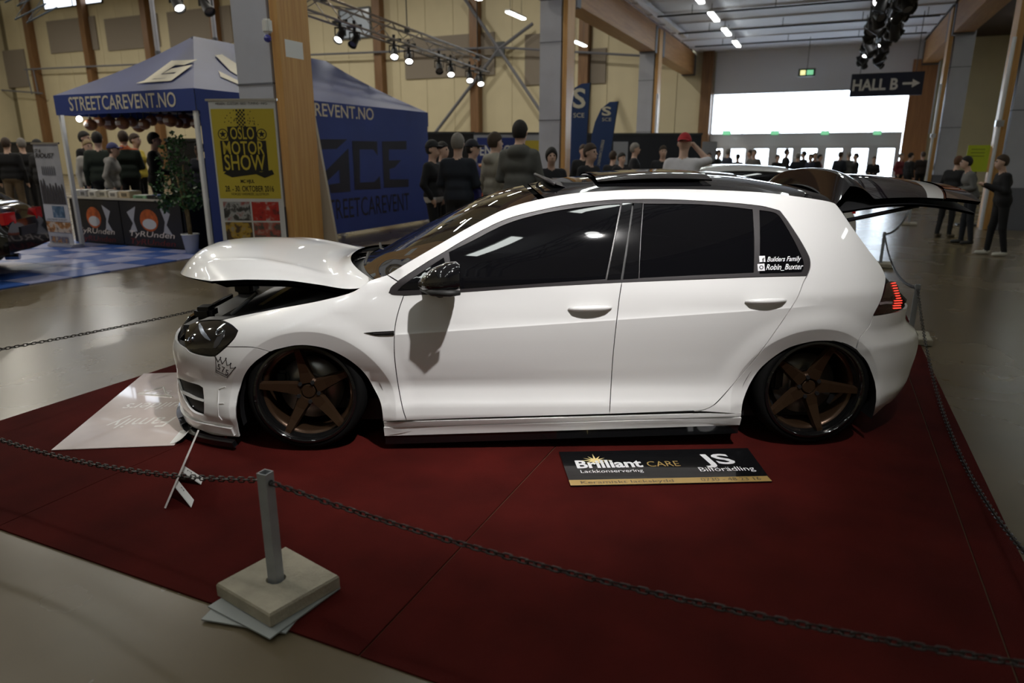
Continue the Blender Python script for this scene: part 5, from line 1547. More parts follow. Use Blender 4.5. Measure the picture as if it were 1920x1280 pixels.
# ------------------------------------------------------------------ people
def _rc(X, a, b, ra, rb):
    """distance to a capsule whose radius runs from ra to rb"""
    a = np.asarray(a, float); b = np.asarray(b, float); ab = b - a
    t = np.clip(((X - a) @ ab) / (ab @ ab + 1e-12), 0, 1)
    return np.linalg.norm(X - a - t[..., None] * ab, axis=-1) - (ra + (rb - ra) * t)
def _el(X, c, r):
    q = (X - np.asarray(c)) / np.asarray(r); l = np.linalg.norm(q, axis=-1)
    return (l - 1) * min(r) * 1.0
def nets(D, org, h):
    """naive surface nets on a signed distance grid -> verts, quads"""
    S = D < 0; nx, ny, nz = D.shape
    c = np.stack([D[i:nx - 1 + i, j:ny - 1 + j, k:nz - 1 + k] for i in (0, 1) for j in (0, 1) for k in (0, 1)], -1)
    off = np.array([(i, j, k) for i in (0, 1) for j in (0, 1) for k in (0, 1)], float)
    neg = (c < 0).sum(-1); act = (neg > 0) & (neg < 8)
    idx = -np.ones(act.shape, int); idx[act] = np.arange(act.sum())
    cc = c[act]; P = np.zeros((len(cc), 3)); W = np.zeros(len(cc))
    for e0 in range(8):
        for e1 in range(e0 + 1, 8):
            if np.abs(off[e0] - off[e1]).sum() == 1:
                d0, d1 = cc[:, e0], cc[:, e1]; m = (d0 < 0) != (d1 < 0)
                t = np.where(m, d0 / np.where(m, d0 - d1, 1), 0)
                P += np.where(m[:, None], off[e0] + t[:, None] * (off[e1] - off[e0]), 0); W += m
    P = P / W[:, None] + np.argwhere(act); V = org + P * h
    F = []
    for ax in range(3):
        o1, o2 = [(1, 2), (2, 0), (0, 1)][ax]
        A = [slice(None)] * 3; B = [slice(None)] * 3; A[ax] = slice(0, -1); B[ax] = slice(1, None)
        s0, s1 = S[tuple(A)], S[tuple(B)]
        E = np.argwhere(s0 != s1)
        E = E[(E[:, o1] > 0) & (E[:, o2] > 0)]
        E = E[(E[:, o1] < D.shape[o1] - 1) & (E[:, o2] < D.shape[o2] - 1)]
        u = np.zeros(3, int); v = np.zeros(3, int); u[o1] = 1; v[o2] = 1
        q = np.stack([idx[tuple((E - u - v).T)], idx[tuple((E - v).T)], idx[tuple(E.T)], idx[tuple((E - u).T)]], 1)
        fl = s0[tuple(E.T)]
        q[~fl] = q[~fl][:, ::-1]
        F.append(q)
    return V, np.concatenate(F)
SKIN = {'l': (.64, .42, .32), 'm': (.46, .27, .19)}
def person(loc, h, yaw, top, legs, label, hair=(.03, .02, .015), pose='down', lean=0.0, cap=None, hood=None, shoes=(.02, .02, .02),
           long_hair=False, bald=False, res=.016, stripes=None, hem=None, sleeves=True, group='visitors', beard=False, stride=.06, rough=.85, collar=None):
    s = h / 1.78; cl = .012 if True else 0
    t = thing('person', label, 'person', (loc[0], loc[1], 0), R(yaw), group)
    # joints; the figure faces -y, its right hand is at -x
    LN = R(lean)
    def tw(p):      # lean the upper body forward about the hips
        x, y, z = p
        if z > .95:
            dz = z - .95; return (x, y * math.cos(LN) - dz * math.sin(LN), .95 + dz * math.cos(LN) + y * math.sin(LN) * -1 * 0)
        return p
    T, L, S, K, H = 1, 2, 3, 0, 4      # material slots: skin, top, legs, shoes
    pr = []
    def add(a, b, ra, rb, m, sm=.03, bend=True):
        pr.append((tw(a) if bend else a, tw(b) if bend else b, ra, rb, m, sm))
    add((-.075, .0, .97), (.075, .0, .97), .112, .112, L, .04)
    add((-.075, .005, 1.12), (.075, .005, 1.12), .108, .108, T, .05)
    add((-.10, .0, 1.30), (.10, .0, 1.30), .118, .118, T, .05)
    add((-.145, .015, 1.405), (.145, .015, 1.405), .072, .072, T, .06)
    add((-.085, .0, 1.0), (.085, .0, 1.0), .118, .118, T, .03)
    add((0, .015, 1.42), (0, -.002, 1.56), .058, .054, K, .025)
    if collar or hood: add((-.03, .02, 1.455), (.03, .02, 1.455), .07, .07, T, .03)
    if hood: add((-.06, .085, 1.44), (.06, .085, 1.44), .062, .062, T, .03); add((-.085, .03, 1.47), (-.03, .10, 1.46), .04, .045, T, .03); add((.085, .03, 1.47), (.03, .10, 1.46), .04, .045, T, .03)
    # head
    HC = tw((0, -.012, 1.655))
    d_ = stride
    for sg in (-1, 1):
        yk = sg * d_
        add((sg * .088, 0, .93), (sg * .098, -.015 + yk * .5, .50), .088, .064, L, .03, False)
        add((sg * .098, -.015 + yk * .5, .50), (sg * .100, .02 + yk, .10), .064, .048, L, .02, False)
        add((sg * .100, .04 + yk, .048), (sg * .115, -.135 + yk, .036), .044, .036, S, .015, False)
    AR = {'down': ((.235, .03, 1.14), (.245, -.04, .90)), 'fold': ((.245, .0, 1.15), (.10, -.24, 1.10)), 'pocket': ((.26, .06, 1.16), (.19, -.04, .97)),
          'phone': ((.235, -.03, 1.16), (.07, -.28, 1.26)), 'face': ((.30, -.12, 1.44), (.14, -.13, 1.60))}
    ps = (pose, pose) if isinstance(pose, str) else pose
    hands = []
    for sg, po in ((-1, ps[0]), (1, ps[1])):
        (ex, ey, ez), (wx, wy, wz) = AR[po]
        sh = (sg * .178, .015, 1.405); e = (sg * ex, ey, ez); w = (sg * wx, wy, wz)
        add(sh, e, .062, .050, T, .03)
        mid = tuple(e[i] + (w[i] - e[i]) * .25 for i in range(3))
        if sleeves: add(e, w, .050, .040, T, .02)
        else:
            add(e, w, .043, .030, K, .02)
        hands.append((tw(e), tw(w), sg))
    lo = np.array([1e9] * 3); hi = -lo
    for a, b, ra, rb, m, sm in pr:
        for p, r_ in ((a, ra), (b, rb)):
            lo = np.minimum(lo, np.array(p) - r_); hi = np.maximum(hi, np.array(p) + r_)
    fing = []
    for (e, w, sg) in hands:
        e = np.array(e); w = np.array(w); d = (w - e) / np.linalg.norm(w - e)
        sd = np.cross(d, (0, 0, 1.0)) if abs(d[2]) < .9 else np.array([0, -1.0, 0]); sd /= np.linalg.norm(sd)
        up = np.cross(sd, d)
        pc = w + d * .05
        fing.append((w, pc + d * .02, .026, .030, K, .015))
        for k in range(4):
            b0 = pc + d * .03 + sd * (k - 1.5) * .017; l = (.028, .033, .031, .024)[k]
            b1_ = b0 + d * l - up * .006; b2_ = b1_ + d * l * .75 - up * .018
            fing.append((b0, b1_, .0095, .009, K, .004)); fing.append((b1_, b2_, .009, .0075, K, .004))
        th = w + d * .025 + sd * .028
        fing.append((th, th + d * .03 + sd * .022, .011, .010, K, .005)); fing.append((th + d * .03 + sd * .022, th + d * .055 + sd * .02 - up * .012, .010, .008, K, .004))
        lo = np.minimum(lo, w - .14); hi = np.maximum(hi, w + .14)
    lo = np.minimum(lo, np.array(HC) - .15) - .03; hi = np.maximum(hi, np.array(HC) + .16) + .03
    hr = res / s
    n = np.ceil((hi - lo) / hr).astype(int) + 1
    D = np.full(n, .2); TG = np.zeros(n, np.int8); TD = np.full(n, 9.0)
    gx = [lo[i] + hr * np.arange(n[i]) for i in range(3)]
    def stamp(fn, b0, b1, m, k):
        i0 = np.maximum(((b0 - lo) / hr).astype(int) - 1, 0); i1 = np.minimum(((b1 - lo) / hr).astype(int) + 3, n)
        if np.any(i1 <= i0): return
        sl = tuple(slice(a, b) for a, b in zip(i0, i1))
        X = np.stack(np.meshgrid(*[gx[i][i0[i]:i1[i]] for i in range(3)], indexing='ij'), -1)
        d = fn(X); o = D[sl]
        hh = np.clip(.5 + .5 * (o - d) / k, 0, 1)
        D[sl] = o * (1 - hh) + d * hh - k * hh * (1 - hh)
        td = TD[sl]; mm = d < td; TD[sl] = np.where(mm, d, td); TG[sl] = np.where(mm, m, TG[sl])
    for a, b, ra, rb, m, k in pr + fing:
        a = np.array(a); b = np.array(b); r_ = max(ra, rb) + .07
        stamp(lambda X: _rc(X, a, b, ra, rb), np.minimum(a, b) - r_, np.maximum(a, b) + r_, m, k)
    hc = np.array(HC)
    for fn, m, k in ((lambda X: _el(X, hc + (0, .012, .012), (.074, .094, .108)), K, .01), (lambda X: _el(X, hc + (0, -.022, -.055), (.056, .066, .070)), K, .03),
                     (lambda X: _rc(X, hc + (0, -.088, .012), hc + (0, -.108, -.022), .008, .014), K, .01),
                     (lambda X: _el(X, hc + (.078, .012, -.008), (.012, .022, .032)), K, .006), (lambda X: _el(X, hc + (-.078, .012, -.008), (.012, .022, .032)), K, .006),
                     (lambda X: _rc(X, hc + (-.02, -.088, -.066), hc + (.02, -.088, -.066), .010, .010), K, .008)):
        stamp(fn, hc - .2, hc + .2, m, k)
    V, F = nets(D, lo, hr)
    V = V * s
    C = V[F].mean(1) / s
    gi = np.clip(np.round((C - lo) / hr).astype(int), 0, n - 1); fm = TG[gi[:, 0], gi[:, 1], gi[:, 2]].astype(int)
    def cm(nm, c, ro=.85): return mat('%s_%02d_%02d_%02d' % (nm, int(c[0] * 99), int(c[1] * 99), int(c[2] * 99)), c, ro, var=.12, vscale=8)
    skn = SKIN['l']
    ms = [cm('skin', skn, .5), cm('cloth', top, rough), cm('trousers', legs), cm('shoe', shoes, .5)]
    if stripes:
        zz_ = C[:, 2]
        for (za, zb, c) in stripes:
            ms.append(cm('stripe', c)); q = (fm == 1) & (zz_ > za) & (zz_ < zb); fm[q] = len(ms) - 1
    if hem:
        ms.append(cm('hem', hem)); q = (C[:, 2] > .90) & (C[:, 2] < .985) & (np.abs(C[:, 0]) < .21) & (fm < 3) & (fm > 0); fm[q] = len(ms) - 1
    if collar:
        ms.append(cm('collar', collar)); q = (fm == 1) & (C[:, 2] > 1.455); fm[q] = len(ms) - 1
    body = mk('body', V, F, ms, t, True, fm=fm)
    # hair or cap as its own mesh
    def shell(name, cond, grow, colr, res2=.011, extra=None, ro=.7):
        hr2 = max(.009, res * .7) / s
        l2 = hc - .17; n2 = np.array([int(.34 / hr2)] * 3); g2 = [l2[i] + hr2 * np.arange(n2[i]) for i in range(3)]
        if extra: pass
        X = np.stack(np.meshgrid(*g2, indexing='ij'), -1)
        d = _el(X, hc + (0, .014, .016), (.074 + grow, .094 + grow, .108 + grow))
        d = np.maximum(d, cond(X - hc))
        if extra is not None: d = np.minimum(d, extra(X - hc))
        if not (d < 0).any(): return
        v, f_ = nets(d, l2, hr2)
        mk(name, v * s, f_, cm(name, colr, ro), t, True)
    if cap is not None:
        bk = 1 if cap[1] == 'front' else -1
        shell('cap', lambda Q: -(Q[..., 2] - .028 - .12 * np.clip(Q[..., 1], 0, .1) * -.6), .016, cap[0],
              extra=lambda Q: np.maximum(_el(Q, (0, -.10 * bk, .036), (.072, .085, .016)), 0 * Q[..., 0] - 1))
        if not bald: shell('hair', lambda Q: np.maximum(Q[..., 2] - .03, np.maximum(-(Q[..., 1] + .01), -(Q[..., 2] + .07))), .008, hair)
    elif not bald:
        if long_hair:
            shell('hair', lambda Q: np.maximum(-(Q[..., 1] + .075 - .8 * np.clip(.045 - Q[..., 2], 0, .06)), -(Q[..., 2] + .16)), .020, hair)
        else:
            shell('hair', lambda Q: np.maximum(-(Q[..., 1] + .088 - 1.9 * np.clip(.062 - Q[..., 2], 0, .06)), -(Q[..., 2] + .065 + .3 * np.clip(-Q[..., 1], 0, .1))), .014, hair)
    if beard:
        shell('beard', lambda Q: np.maximum(Q[..., 2] + .045, np.maximum(Q[..., 1] - .01, -(Q[..., 2] + .10))), .006, hair)
    m = MB()
    for sg in (-1, 1): m.ball((hc + np.array([sg * .030, -.083, .012])) * s, .0115 * s, 8, 6)
    m.build('eyes', M_black, t, True)
    return t
NAVY = (.012, .018, .040); BLK = (.008, .008, .010); GRY = (.16, .15, .14); JEANS = (.03, .045, .085)
def pp(x, top, Y, yaw, *a, **k):
    p = at(x, top, Y); b = at(x, 290, Y)
    # x at mid height of the figure, head top at the given pixel row
    h = p.z
    # yaw 0 faces the camera, 90 faces picture right, 180 faces away
    face = math.degrees(math.atan2(p.x, p.y))
    return person((p.x, p.y), h, yaw - face * 1.0, *a, **k)
BR = (.05, .03, .018); DK = (.015, .012, .010); BLOND = (.30, .21, .10); GREYH = (.22, .20, .18)
# around the stall
pp(156, 246, 14.4, 60, BLK, BLK, 'person in black standing at the tent pole', DK, res=.02)
pp(163, 262, 13.9, 20, (.45, .43, .40), JEANS, 'person in white shirt behind the counter', BLOND, res=.02)
pp(180, 247, 13.3, 170, (.018, .028, .020), BLK, 'broad person in dark green jacket behind the blue cap', DK, res=.02)
pp(199, 267, 13.0, 75, (.24, .23, .22), JEANS, 'person in grey hoodie and blue cap at the counter', BR, 'pocket', cap=((.045, .05, .16), 'front'), hood=True, res=.016, lean=8)
pp(229, 245, 14.0, 185, (.014, .022, .020), BLK, 'person in dark jacket with orange collar', BR, 'fold', collar=(.45, .10, .03), res=.02)
pp(251, 250, 14.9, 60, (.55, .42, .04), BLK, 'person with yellow jacket behind the orange collar', BR, res=.02)
pp(281, 248, 12.9, 80, (.010, .010, .012), BLK, 'person in black jacket beside the potted tree', DK, 'fold', res=.016, lean=4)
pp(372, 266, 13.3, -40, (.03, .035, .06), JEANS, 'person in dark clothes between tree and tent corner', DK, res=.02)
pp(9, 258, 15.2, 160, BLK, (.14, .10, .06), 'person in black top and khaki trousers behind the black car', BR, res=.02)
pp(38, 259, 16.0, 200, BLK, BLK, 'person in black right of the khaki trousers', GREYH, res=.02)
pp(68, 261, 15.0, 130, BLK, BLK, 'person in black directly behind the film banner', DK, res=.02)
# between tent and car
pp(810, 263, 9.8, 70, (.006, .006, .007), BLK, 'person in black cap and jacket with white shirt hem', DK, 'pocket', cap=((.008, .008, .01), 'front'), hem=(.6, .58, .56), res=.014)
pp(829, 266, 10.45, 60, BLK, BLK, 'person half hidden behind the black cap', DK, res=.02)
pp(858, 250, 9.0, 165, (.012, .016, .026), BLK, 'person in navy jacket seen from behind between two dark caps', GREYH, 'fold', res=.014)
pp(885, 262, 9.9, 80, (.022, .022, .16), JEANS, 'person in bright blue jacket and dark cap', DK, 'fold', cap=((.01, .01, .02), 'front'), res=.015)
pp(928, 248, 9.2, 125, (.33, .31, .26), (.10, .10, .10), 'person in light grey hoodie looking to the right', BR, 'down', hood=True, res=.013)
pp(975, 226, 8.5, 160, (.095, .095, .088), (.05, .055, .07), 'tall person in charcoal hoodie seen from behind', DK, 'fold', hood=True, res=.013)
pp(1034, 277, 9.6, 10, (.012, .012, .016), BLK, 'person in black jacket with red and white bands', DK, 'fold', long_hair=True, res=.014,
   stripes=[(1.18, 1.21, (.5, .47, .45)), (1.21, 1.27, (.32, .02, .02)), (1.27, 1.295, (.5, .47, .45))])
pp(1107, 269, 9.3, 55, (.020, .012, .016), BLK, 'person in dark plum jacket before the blue flags', BR, 'fold', res=.014)
pp(1094, 271, 14.2, 20, BLK, BLK, 'person hidden behind the dark plum jacket', BR, res=.02)
pp(1150, 283, 14.4, 150, BLK, BLK, 'person in black beside the curved blue flag', BR, res=.02)
pp(1166, 286, 14.0, 40, (.02, .02, .02), BLK, 'person with pale yellow shirt front', DK, res=.02, stripes=[(1.05, 1.25, (.5, .45, .2))])
pp(1191, 268, 14.6, 95, (.012, .013, .016), BLK, 'person in dark coat by the slim pillar', GREYH, res=.018)
pp(1244, 273, 14.4, 10, (.015, .015, .02), BLK, 'person in black behind the slim pillar', BR, res=.02)
rc_ = pp(1283, 249, 8.9, 172, (.74, .72, .76), JEANS, 'person in white T-shirt and red cap, hand raised to head', BR, ('face', 'down'), cap=((.42, .012, .02), 'back'), bald=True, sleeves=False, res=.012, lean=6)
# at the doors
crowd = [(1330, 286, BLK, 'short person at the left entrance door'), (1348, 281, BLK, 'person in black, first of the close pair at the doors'), (1366, 279, NAVY, 'person in navy, second of the close pair at the doors'), (1384, 288, BLK, 'small person right of the close pair'),
         (1407, 281, BLK, 'person in black partly behind the grey jacket'), (1415, 280, (.17, .16, .15), 'person in grey jacket at the second door'), (1459, 289, BLK, 'small dark person before the third door'), (1476, 279, (.012, .012, .02), 'tall dark person before the third door'),
         (1497, 287, (.02, .02, .03), 'person in dark blue left of the centre group'), (1508, 283, BLK, 'person in black in the centre group'), (1521, 288, NAVY, 'person in navy bending in the centre group'), (1529, 286, BLK, 'person in black behind the red jacket'), (1538, 289, (.22, .02, .03), 'person in red jacket at the doors'),
         (1577, 284, (.012, .016, .028), 'person in dark blue coat with bright window behind'), (1593, 285, (.10, .10, .10), 'person in grey facing the dark coat'), (1606, 287, BLK, 'person in black right of the grey one at the doors'), (1640, 293, BLK, 'low person in black at the rightmost door panes'),
         (1691, 287, (.20, .03, .04), 'person in dark red at the timber panel'), (1709, 286, BLK, 'person in black before the timber panel'), (1732, 284, (.03, .025, .025), 'person in brown-black by the bright pillar')]
for i, (x, y, c, lb) in enumerate(crowd):
    pp(x, y, 22.5 + (i * 7 % 5) * .6, (i * 67) % 360, c, BLK, lb, (DK, BR, GREYH)[i % 3], ('down', 'fold', 'pocket')[i % 3], res=.03, group='visitors at the entrance doors')
# right side
pp(1793, 291, 12.9, 150, (.008, .008, .010), BLK, 'person in black jacket and brown shoes by the green notice', (.12, .05, .02), 'fold', res=.016, lean=10, shoes=(.08, .06, .035))
pp(1836, 290, 11.9, -75, (.14, .14, .135), (.012, .014, .02), 'person in grey jacket leaning forward by the green notice', DK, 'fold', res=.016, lean=16, beard=True)
pp(1897, 289, 10.5, -70, (.008, .008, .009), BLK, 'person in black with white shoes at the right border', BR, 'phone', res=.014, lean=10, shoes=(.6, .58, .52), stride=.10)
# ------------------------------------------------------------------ other cars
def simple_car(name, label, loc, rz, paint, L=4.4, Wd=1.82, Hh=1.40, glass=None, lamps=True, split=0):
    """lofted saloon / hatch body: x along the car (rear at +x), parts: body, cabin, roof, wheels, lamps"""
    t = thing(name, label, 'car', (loc[0], loc[1], .0175 if name == 'saloon_car' else .009), rz)
    hb = .86 if split == 0 else .90
    top = pchip([0, .05, .2, .34, .5, .7, .85, .96, 1.0], [.55, .66, .80, .88, .90, .92, .93, .90, .70])
    wv = pchip([0, .04, .12, .3, .7, .9, .97, 1.0], [.62, .78, .90, .98, 1.0, .95, .86, .74])
    bot = pchip([0, .1, .9, 1.0], [.25, .16, .18, .32])
    n, k = 44, 13; G = np.zeros((n, 2 * k - 1, 3))
    for i in range(n):
        x = i / (n - 1); zt_, zb = float(top(x)), float(bot(x)); hw_ = float(wv(x)) * Wd / 2
        for j in range(2 * k - 1):
            a = (j / (2 * k - 2)) * math.pi              # round the half section from one sill over the top to the other
            cx, sz = math.cos(a), math.sin(a)
            px_ = math.copysign(abs(cx) ** .32, cx); pz = sz ** .75 if sz > 0 else 0
            px_ *= 1 - .10 * max(0, pz - .6) / .4
            G[i, j] = (x * L, px_ * hw_, zb + (zt_ - zb) * pz)
    grid_obj('body', G, paint, t)
    ends = []
    for i, nm in ((0, 'front_end'), (n - 1, 'rear_end')):
        P = [tuple(p) for p in G[i]]; mk(nm, P, [tuple(range(len(P)))], paint, t)
    # cabin
    ru = pchip([0, .18, .5, .8, 1.0], [0, .72, 1.0, .86, 0.0]); x0, x1 = .27 * L, .93 * L
    n2, k2 = 26, 11; C = np.zeros((n2, 2 * k2 - 1, 3))
    for i in range(n2):
        s = i / (n2 - 1); x = x0 + (x1 - x0) * s; zb = .86; zt_ = zb + (Hh - zb) * float(ru(s)) ** .8
        for j in range(2 * k2 - 1):
            a = j / (2 * k2 - 2) * math.pi; cx, sz = math.cos(a), math.sin(a)
            px_ = math.copysign(abs(cx) ** .45, cx) * (Wd / 2 * .93); px_ *= 1 - .24 * (sz ** .7)
            C[i, j] = (x, px_, zb + (zt_ - zb) * sz ** .55)
    grid_obj('cabin_glass', C, M_tint if glass is None else glass, t)
    a, b = k2 - 6, k2 + 5
    Rf = C[7:20, a:b].copy(); Rf[..., 2] += .012
    grid_obj('roof', Rf, paint, t, .02)
    for x in (.19 * L, .80 * L):
        for sg in (-1, 1):
            w_ = sub('wheel', t, (x, sg * (Wd / 2 - .10), .315))
            MB().lathe([(.19, -.1), (.30, -.1), (.315, -.06), (.315, .06), (.30, .1), (.19, .1)], 28, axis='Y').build('tyre', M_tyre, w_, True)
            MB().lathe([(0, sg * .06), (.06, sg * .08), (.17, sg * .05), (.2, sg * .085), (.2, -sg * .05)], 20, axis='Y').build('rim', M_metal, w_, True)
    if lamps:
        for sg in (-1, 1):
            V = []
            for (dx, y, z) in ((-.005, .34, .80), (-.005, .34, .66), (-.03, .63, .66), (-.03, .63, .80)):
                V.append((L + dx + .01, sg * y, z))
            V2 = [(x - .10, y, z) for x, y, z in V]
            o = mk('tail_lamp', V + V2, [(0, 1, 2, 3), (7, 6, 5, 4), (0, 4, 5, 1), (1, 5, 6, 2), (2, 6, 7, 3), (3, 7, 4, 0)], mat('red_tail_lens', (.35, .01, .012), .12, coat=1, emit=(.6, .01, .01), es=.12), t)
            MB().box((.05, sg * .62, .60), (.1, .26, .12), bevel=.03).build('head_lamp', mat('clear_lamp', (.5, .5, .52), .1, coat=1), t)
        MB().box((L + .004, 0, .55), (.02, .52, .11)).build('number_plate', mat('plate_dark', (.03, .03, .035), .4), t)
        MB().cyl((L - .12, -.5, .27), (L + .03, -.5, .27), .04, 12).build('exhaust_tip', M_chrome, t)
    return t
M_bcar = mat('black_car_paint', (.006, .006, .007), .12, coat=1.0)
# black car on the tile floor (rear towards the right)
rcn = hp(-9.35, 5.55)
th = R(16)
simple_car('saloon_car', 'glossy black car with red tail lamp cut by the left border', (rcn.x - 4.4 * math.cos(th), rcn.y - 4.4 * math.sin(th)), th, M_bcar, 4.4, 1.84, 1.38)
# cars behind the white hatchback
p = at(1330, 318, 7.6)
simple_car('parked_car', 'black glossy car roof right behind the white hatchback', (-1.1, 7.30), R(1), mat('black_car_paint_b', (.008, .008, .009), .1, coat=1), 4.3, 1.80, 1.335, lamps=False)
p = at(1370, 312, 10.2)
simple_car('white_car', 'white car with red stripe behind the black car roof', (.72, 10.75), R(-1), mat('white_car_paint_b', (.75, .74, .74), .25, coat=1), 4.3, 1.8, 1.34)
p = at(902, 340, 11.0)
simple_car('orange_car', 'orange car behind the light grey hoodie', (-.55, 10.9), R(80), mat('orange_car_paint', (.62, .10, .012), .25, coat=1), 4.2, 1.72, 1.36)
# ------------------------------------------------------------------ lighting trusses
M_truss = mat('truss_aluminium', (.42, .41, .39), .4, .7)
def truss(name, label, p0, p1, w=.30, m=M_truss, bay=.5):
    p0 = Vector(p0); p1 = Vector(p1); d = p1 - p0; L = d.length; d.normalize()
    sd = d.cross(Vector((0, 0, 1))).normalized() * (w / 2); up = sd.cross(d).normalized() * (w / 2)
    t = thing(name, label, 'truss', p0, 0)
    for a, b in ((1, 1), (1, -1), (-1, 1), (-1, -1)):
        o = sd * a + up * b
        MB().cyl(o, d * L + o, .026, 8).build('chord', m, t, True)
    n = int(L / bay); m_ = MB()
    for i in range(n):
        s, e = d * (L * i / n), d * (L * (i + 1) / n); f = 1 if i % 2 else -1
        for (q, r_) in (((1, 1), (1, -1)), ((-1, 1), (-1, -1)), ((1, 1), (-1, 1)), ((1, -1), (-1, -1))):
            A = sd * q[0] + up * q[1]; B = sd * r_[0] + up * r_[1]
            if f < 0: A, B = B, A
            MB().cyl(s + A, e + B, .011, 5).build('lacing_bar', m, t)
    return t, d, L
def spotlight(loc, aim, label, group, lit=True, s=1.0, bar=None):
    t = thing('stage_spotlight', label, 'spotlight', loc, 0, group)
    a = Vector(aim).normalized(); q = a.to_track_quat('-Z', 'Y').to_euler()
    MB().box((0, 0, .02 * s), (.06 * s, .06 * s, .34 * s)).build('clamp', M_black, t)
    if bar: MB().box((0, 0, .06), (bar[1], .05, .05), rot=bar[0]).build('hanging_bar', M_black, t)
    MB().box((0, 0, -.07 * s), (.26 * s, .03 * s, .03 * s)).box((.12 * s, 0, -.16 * s), (.02 * s, .03 * s, .18 * s)).box((-.12 * s, 0, -.16 * s), (.02 * s, .03 * s, .18 * s)).build('yoke', M_black, t)
    b = MB().lathe([(0, .16 * s), (.07 * s, .16 * s), (.085 * s, .08 * s), (.10 * s, -.16 * s), (.108 * s, -.19 * s), (.095 * s, -.19 * s), (.09 * s, -.12 * s)], 16).build('can', M_black, t, True)
    b.location = (0, 0, -.23 * s); b.rotation_euler = q
    l = MB().lathe([(0, -.14 * s), (.088 * s, -.14 * s)], 16).build('lens', M_bulb if lit else mat('dark_lens', (.2, .2, .22), .1), t)
    l.location = b.location; l.rotation_euler = q
# silver truss above the tent
ta = at(560, 0, 15.2); tb = at(908, 124, 21.0)
tr_, d, L = truss('lighting_truss', 'silver lighting truss crossing above the tent', ta, tb, .36)
sp_l = [(636, 62, 'first spotlight at the pillar end of the silver truss', 1), (664, 72, 'dark spotlight beside the pale window', 0), (738, 92, 'bright double spotlight under the silver truss middle', 1), (766, 100, 'spotlight pointing down before a timber column', 1), (822, 112, 'dim spotlight right of the timber column', 0), (845, 117, 'brightest spotlight towards the truss end', 1), (880, 124, 'second last spotlight of the silver truss', 1), (901, 128, 'last spotlight at the silver truss end', 1)]
for (x, y, lb, on) in sp_l:
    k = min(1, max(0, (x - 560) / (908 - 560)))
    # point of the truss that projects nearest to this column
    best = min((abs(projpx(np.array(ta.lerp(tb, i / 200)))[0] - x), i) for i in range(201))[1] / 200
    c = ta.lerp(tb, best)
    spotlight(c + Vector((0, 0, -.20)), (-.25 if x < 700 else .1, -.75, -.75), lb, 'spotlights on the silver truss', bool(on), .95, (math.atan2(-d.x, d.y) , .42))
for f_ in (.1, .5, .95):
    c = ta.lerp(tb, f_); k = thing('truss_cable', ('steel cable holding the silver truss near the pillar', 'steel cable holding the silver truss in its middle', 'steel cable holding the silver truss far end')[(.1, .5, .95).index(f_)], 'cable', c, 0)
    MB().cyl((0, 0, .15), (0, 0, ZH - c.z), .015, 5).build('cable', M_dkmetal, k)
    MB().box((0, 0, .2), (.12, .12, .12)).build('shackle', M_dkmetal, k)
# black truss full of spotlights along the nave
M_btruss = mat('black_truss', (.012, .012, .013), .5, .3)
tr2, d, L = truss('nave_truss', 'black truss crowded with spotlights under the nave ceiling', hp(TRUSS_C, -3.0, TRUSS_Z), hp(TRUSS_C + .2, 30.5, TRUSS_Z), .30, M_btruss, .8)
k = 0
for a in np.arange(17.6, 30.4, .55):
    for sg in (-1, 1):
        c = hp(TRUSS_C + .2 * (a + 3) / 33.5 + sg * (.20 + .1 * (k % 2)), a, TRUSS_Z - .16 - .1 * (k % 3))
        spotlight(c, (RND.uniform(-1, 1), RND.uniform(-1, .6), RND.uniform(-1, -.2)), 'black spotlight in the crowded nave truss', 'spotlights on the black nave truss', k % 3 == 0, RND.uniform(1.0, 1.4))
        k += 1
spotlight(KEY + Vector((0, 0, .36)), (-1.4, 3.3, -4.0), 'spotlight aimed at the white hatchback', 'spotlights on the black nave truss', True, 1.0)
for a in (-2, 8, 18, 29):
    kx = thing('truss_hanger', 'black chain hanger of the nave truss', 'hanger', hp(TRUSS_C + .1, a, TRUSS_Z + .17), RZ, 'nave truss hangers')
    MB().cyl((0, 0, 0), (0, 0, ZN - TRUSS_Z - .19), .02, 6).build('hanger_rod', M_dkmetal, kx)
    MB().box((0, 0, .02), (.2, .1, .04)).build('hanger_clamp', M_dkmetal, kx)
# other dark fixtures at the top left: grid of a distant truss
ta = at(120, -12, 20); tb = at(430, -14, 20.5)
truss('distant_truss', 'grey truss piece at the top left before the bright windows', at(30, 24, 22), at(88, -6, 22), .5, mat('bluegrey_truss', (.12, .16, .22), .4, .5), .6)
for (x, y, lb, on) in ((327, -2, 'glowing lamp at the top edge above the tent', 1), (383, 4, 'black spotlight at the top edge beside the pillar', 0)):
    c = at(x, y - 20, 17.5); spotlight(c, (.5, -.4, -.7), lb, 'spotlights above the tent', bool(on), 1.25)
    q = thing('drop_pipe', 'thin pipe holding ' + lb.replace('glowing lamp', 'the glowing lamp').replace('black spotlight', 'the black spotlight'), 'pipe', c, 0)
    MB().cyl((0, 0, .05), (0, 0, ZH - c.z), .03, 6).build('pipe', M_grey_d, q); MB().box((0, 0, .12), (.12, .12, .1)).build('pipe_clamp', M_dkmetal, q)
for (x, y0, y1, lb) in ((404, 40, 80, 'short grey pipe above the tent peak'), (297, 0, 105, 'grey downpipe beside a timber column')):
    c0 = at(x, y1, 19); c1 = at(x - 3, y0, 19)
    q = thing('downpipe', lb, 'pipe', c0, 0); MB().cyl((0, 0, 0), (0, 0, ZH - c0.z), .06, 8).build('pipe', M_grey, q); MB().cyl((0, 0, 0), (0, 0, .12), .075, 8).build('pipe_collar', M_grey_d, q)
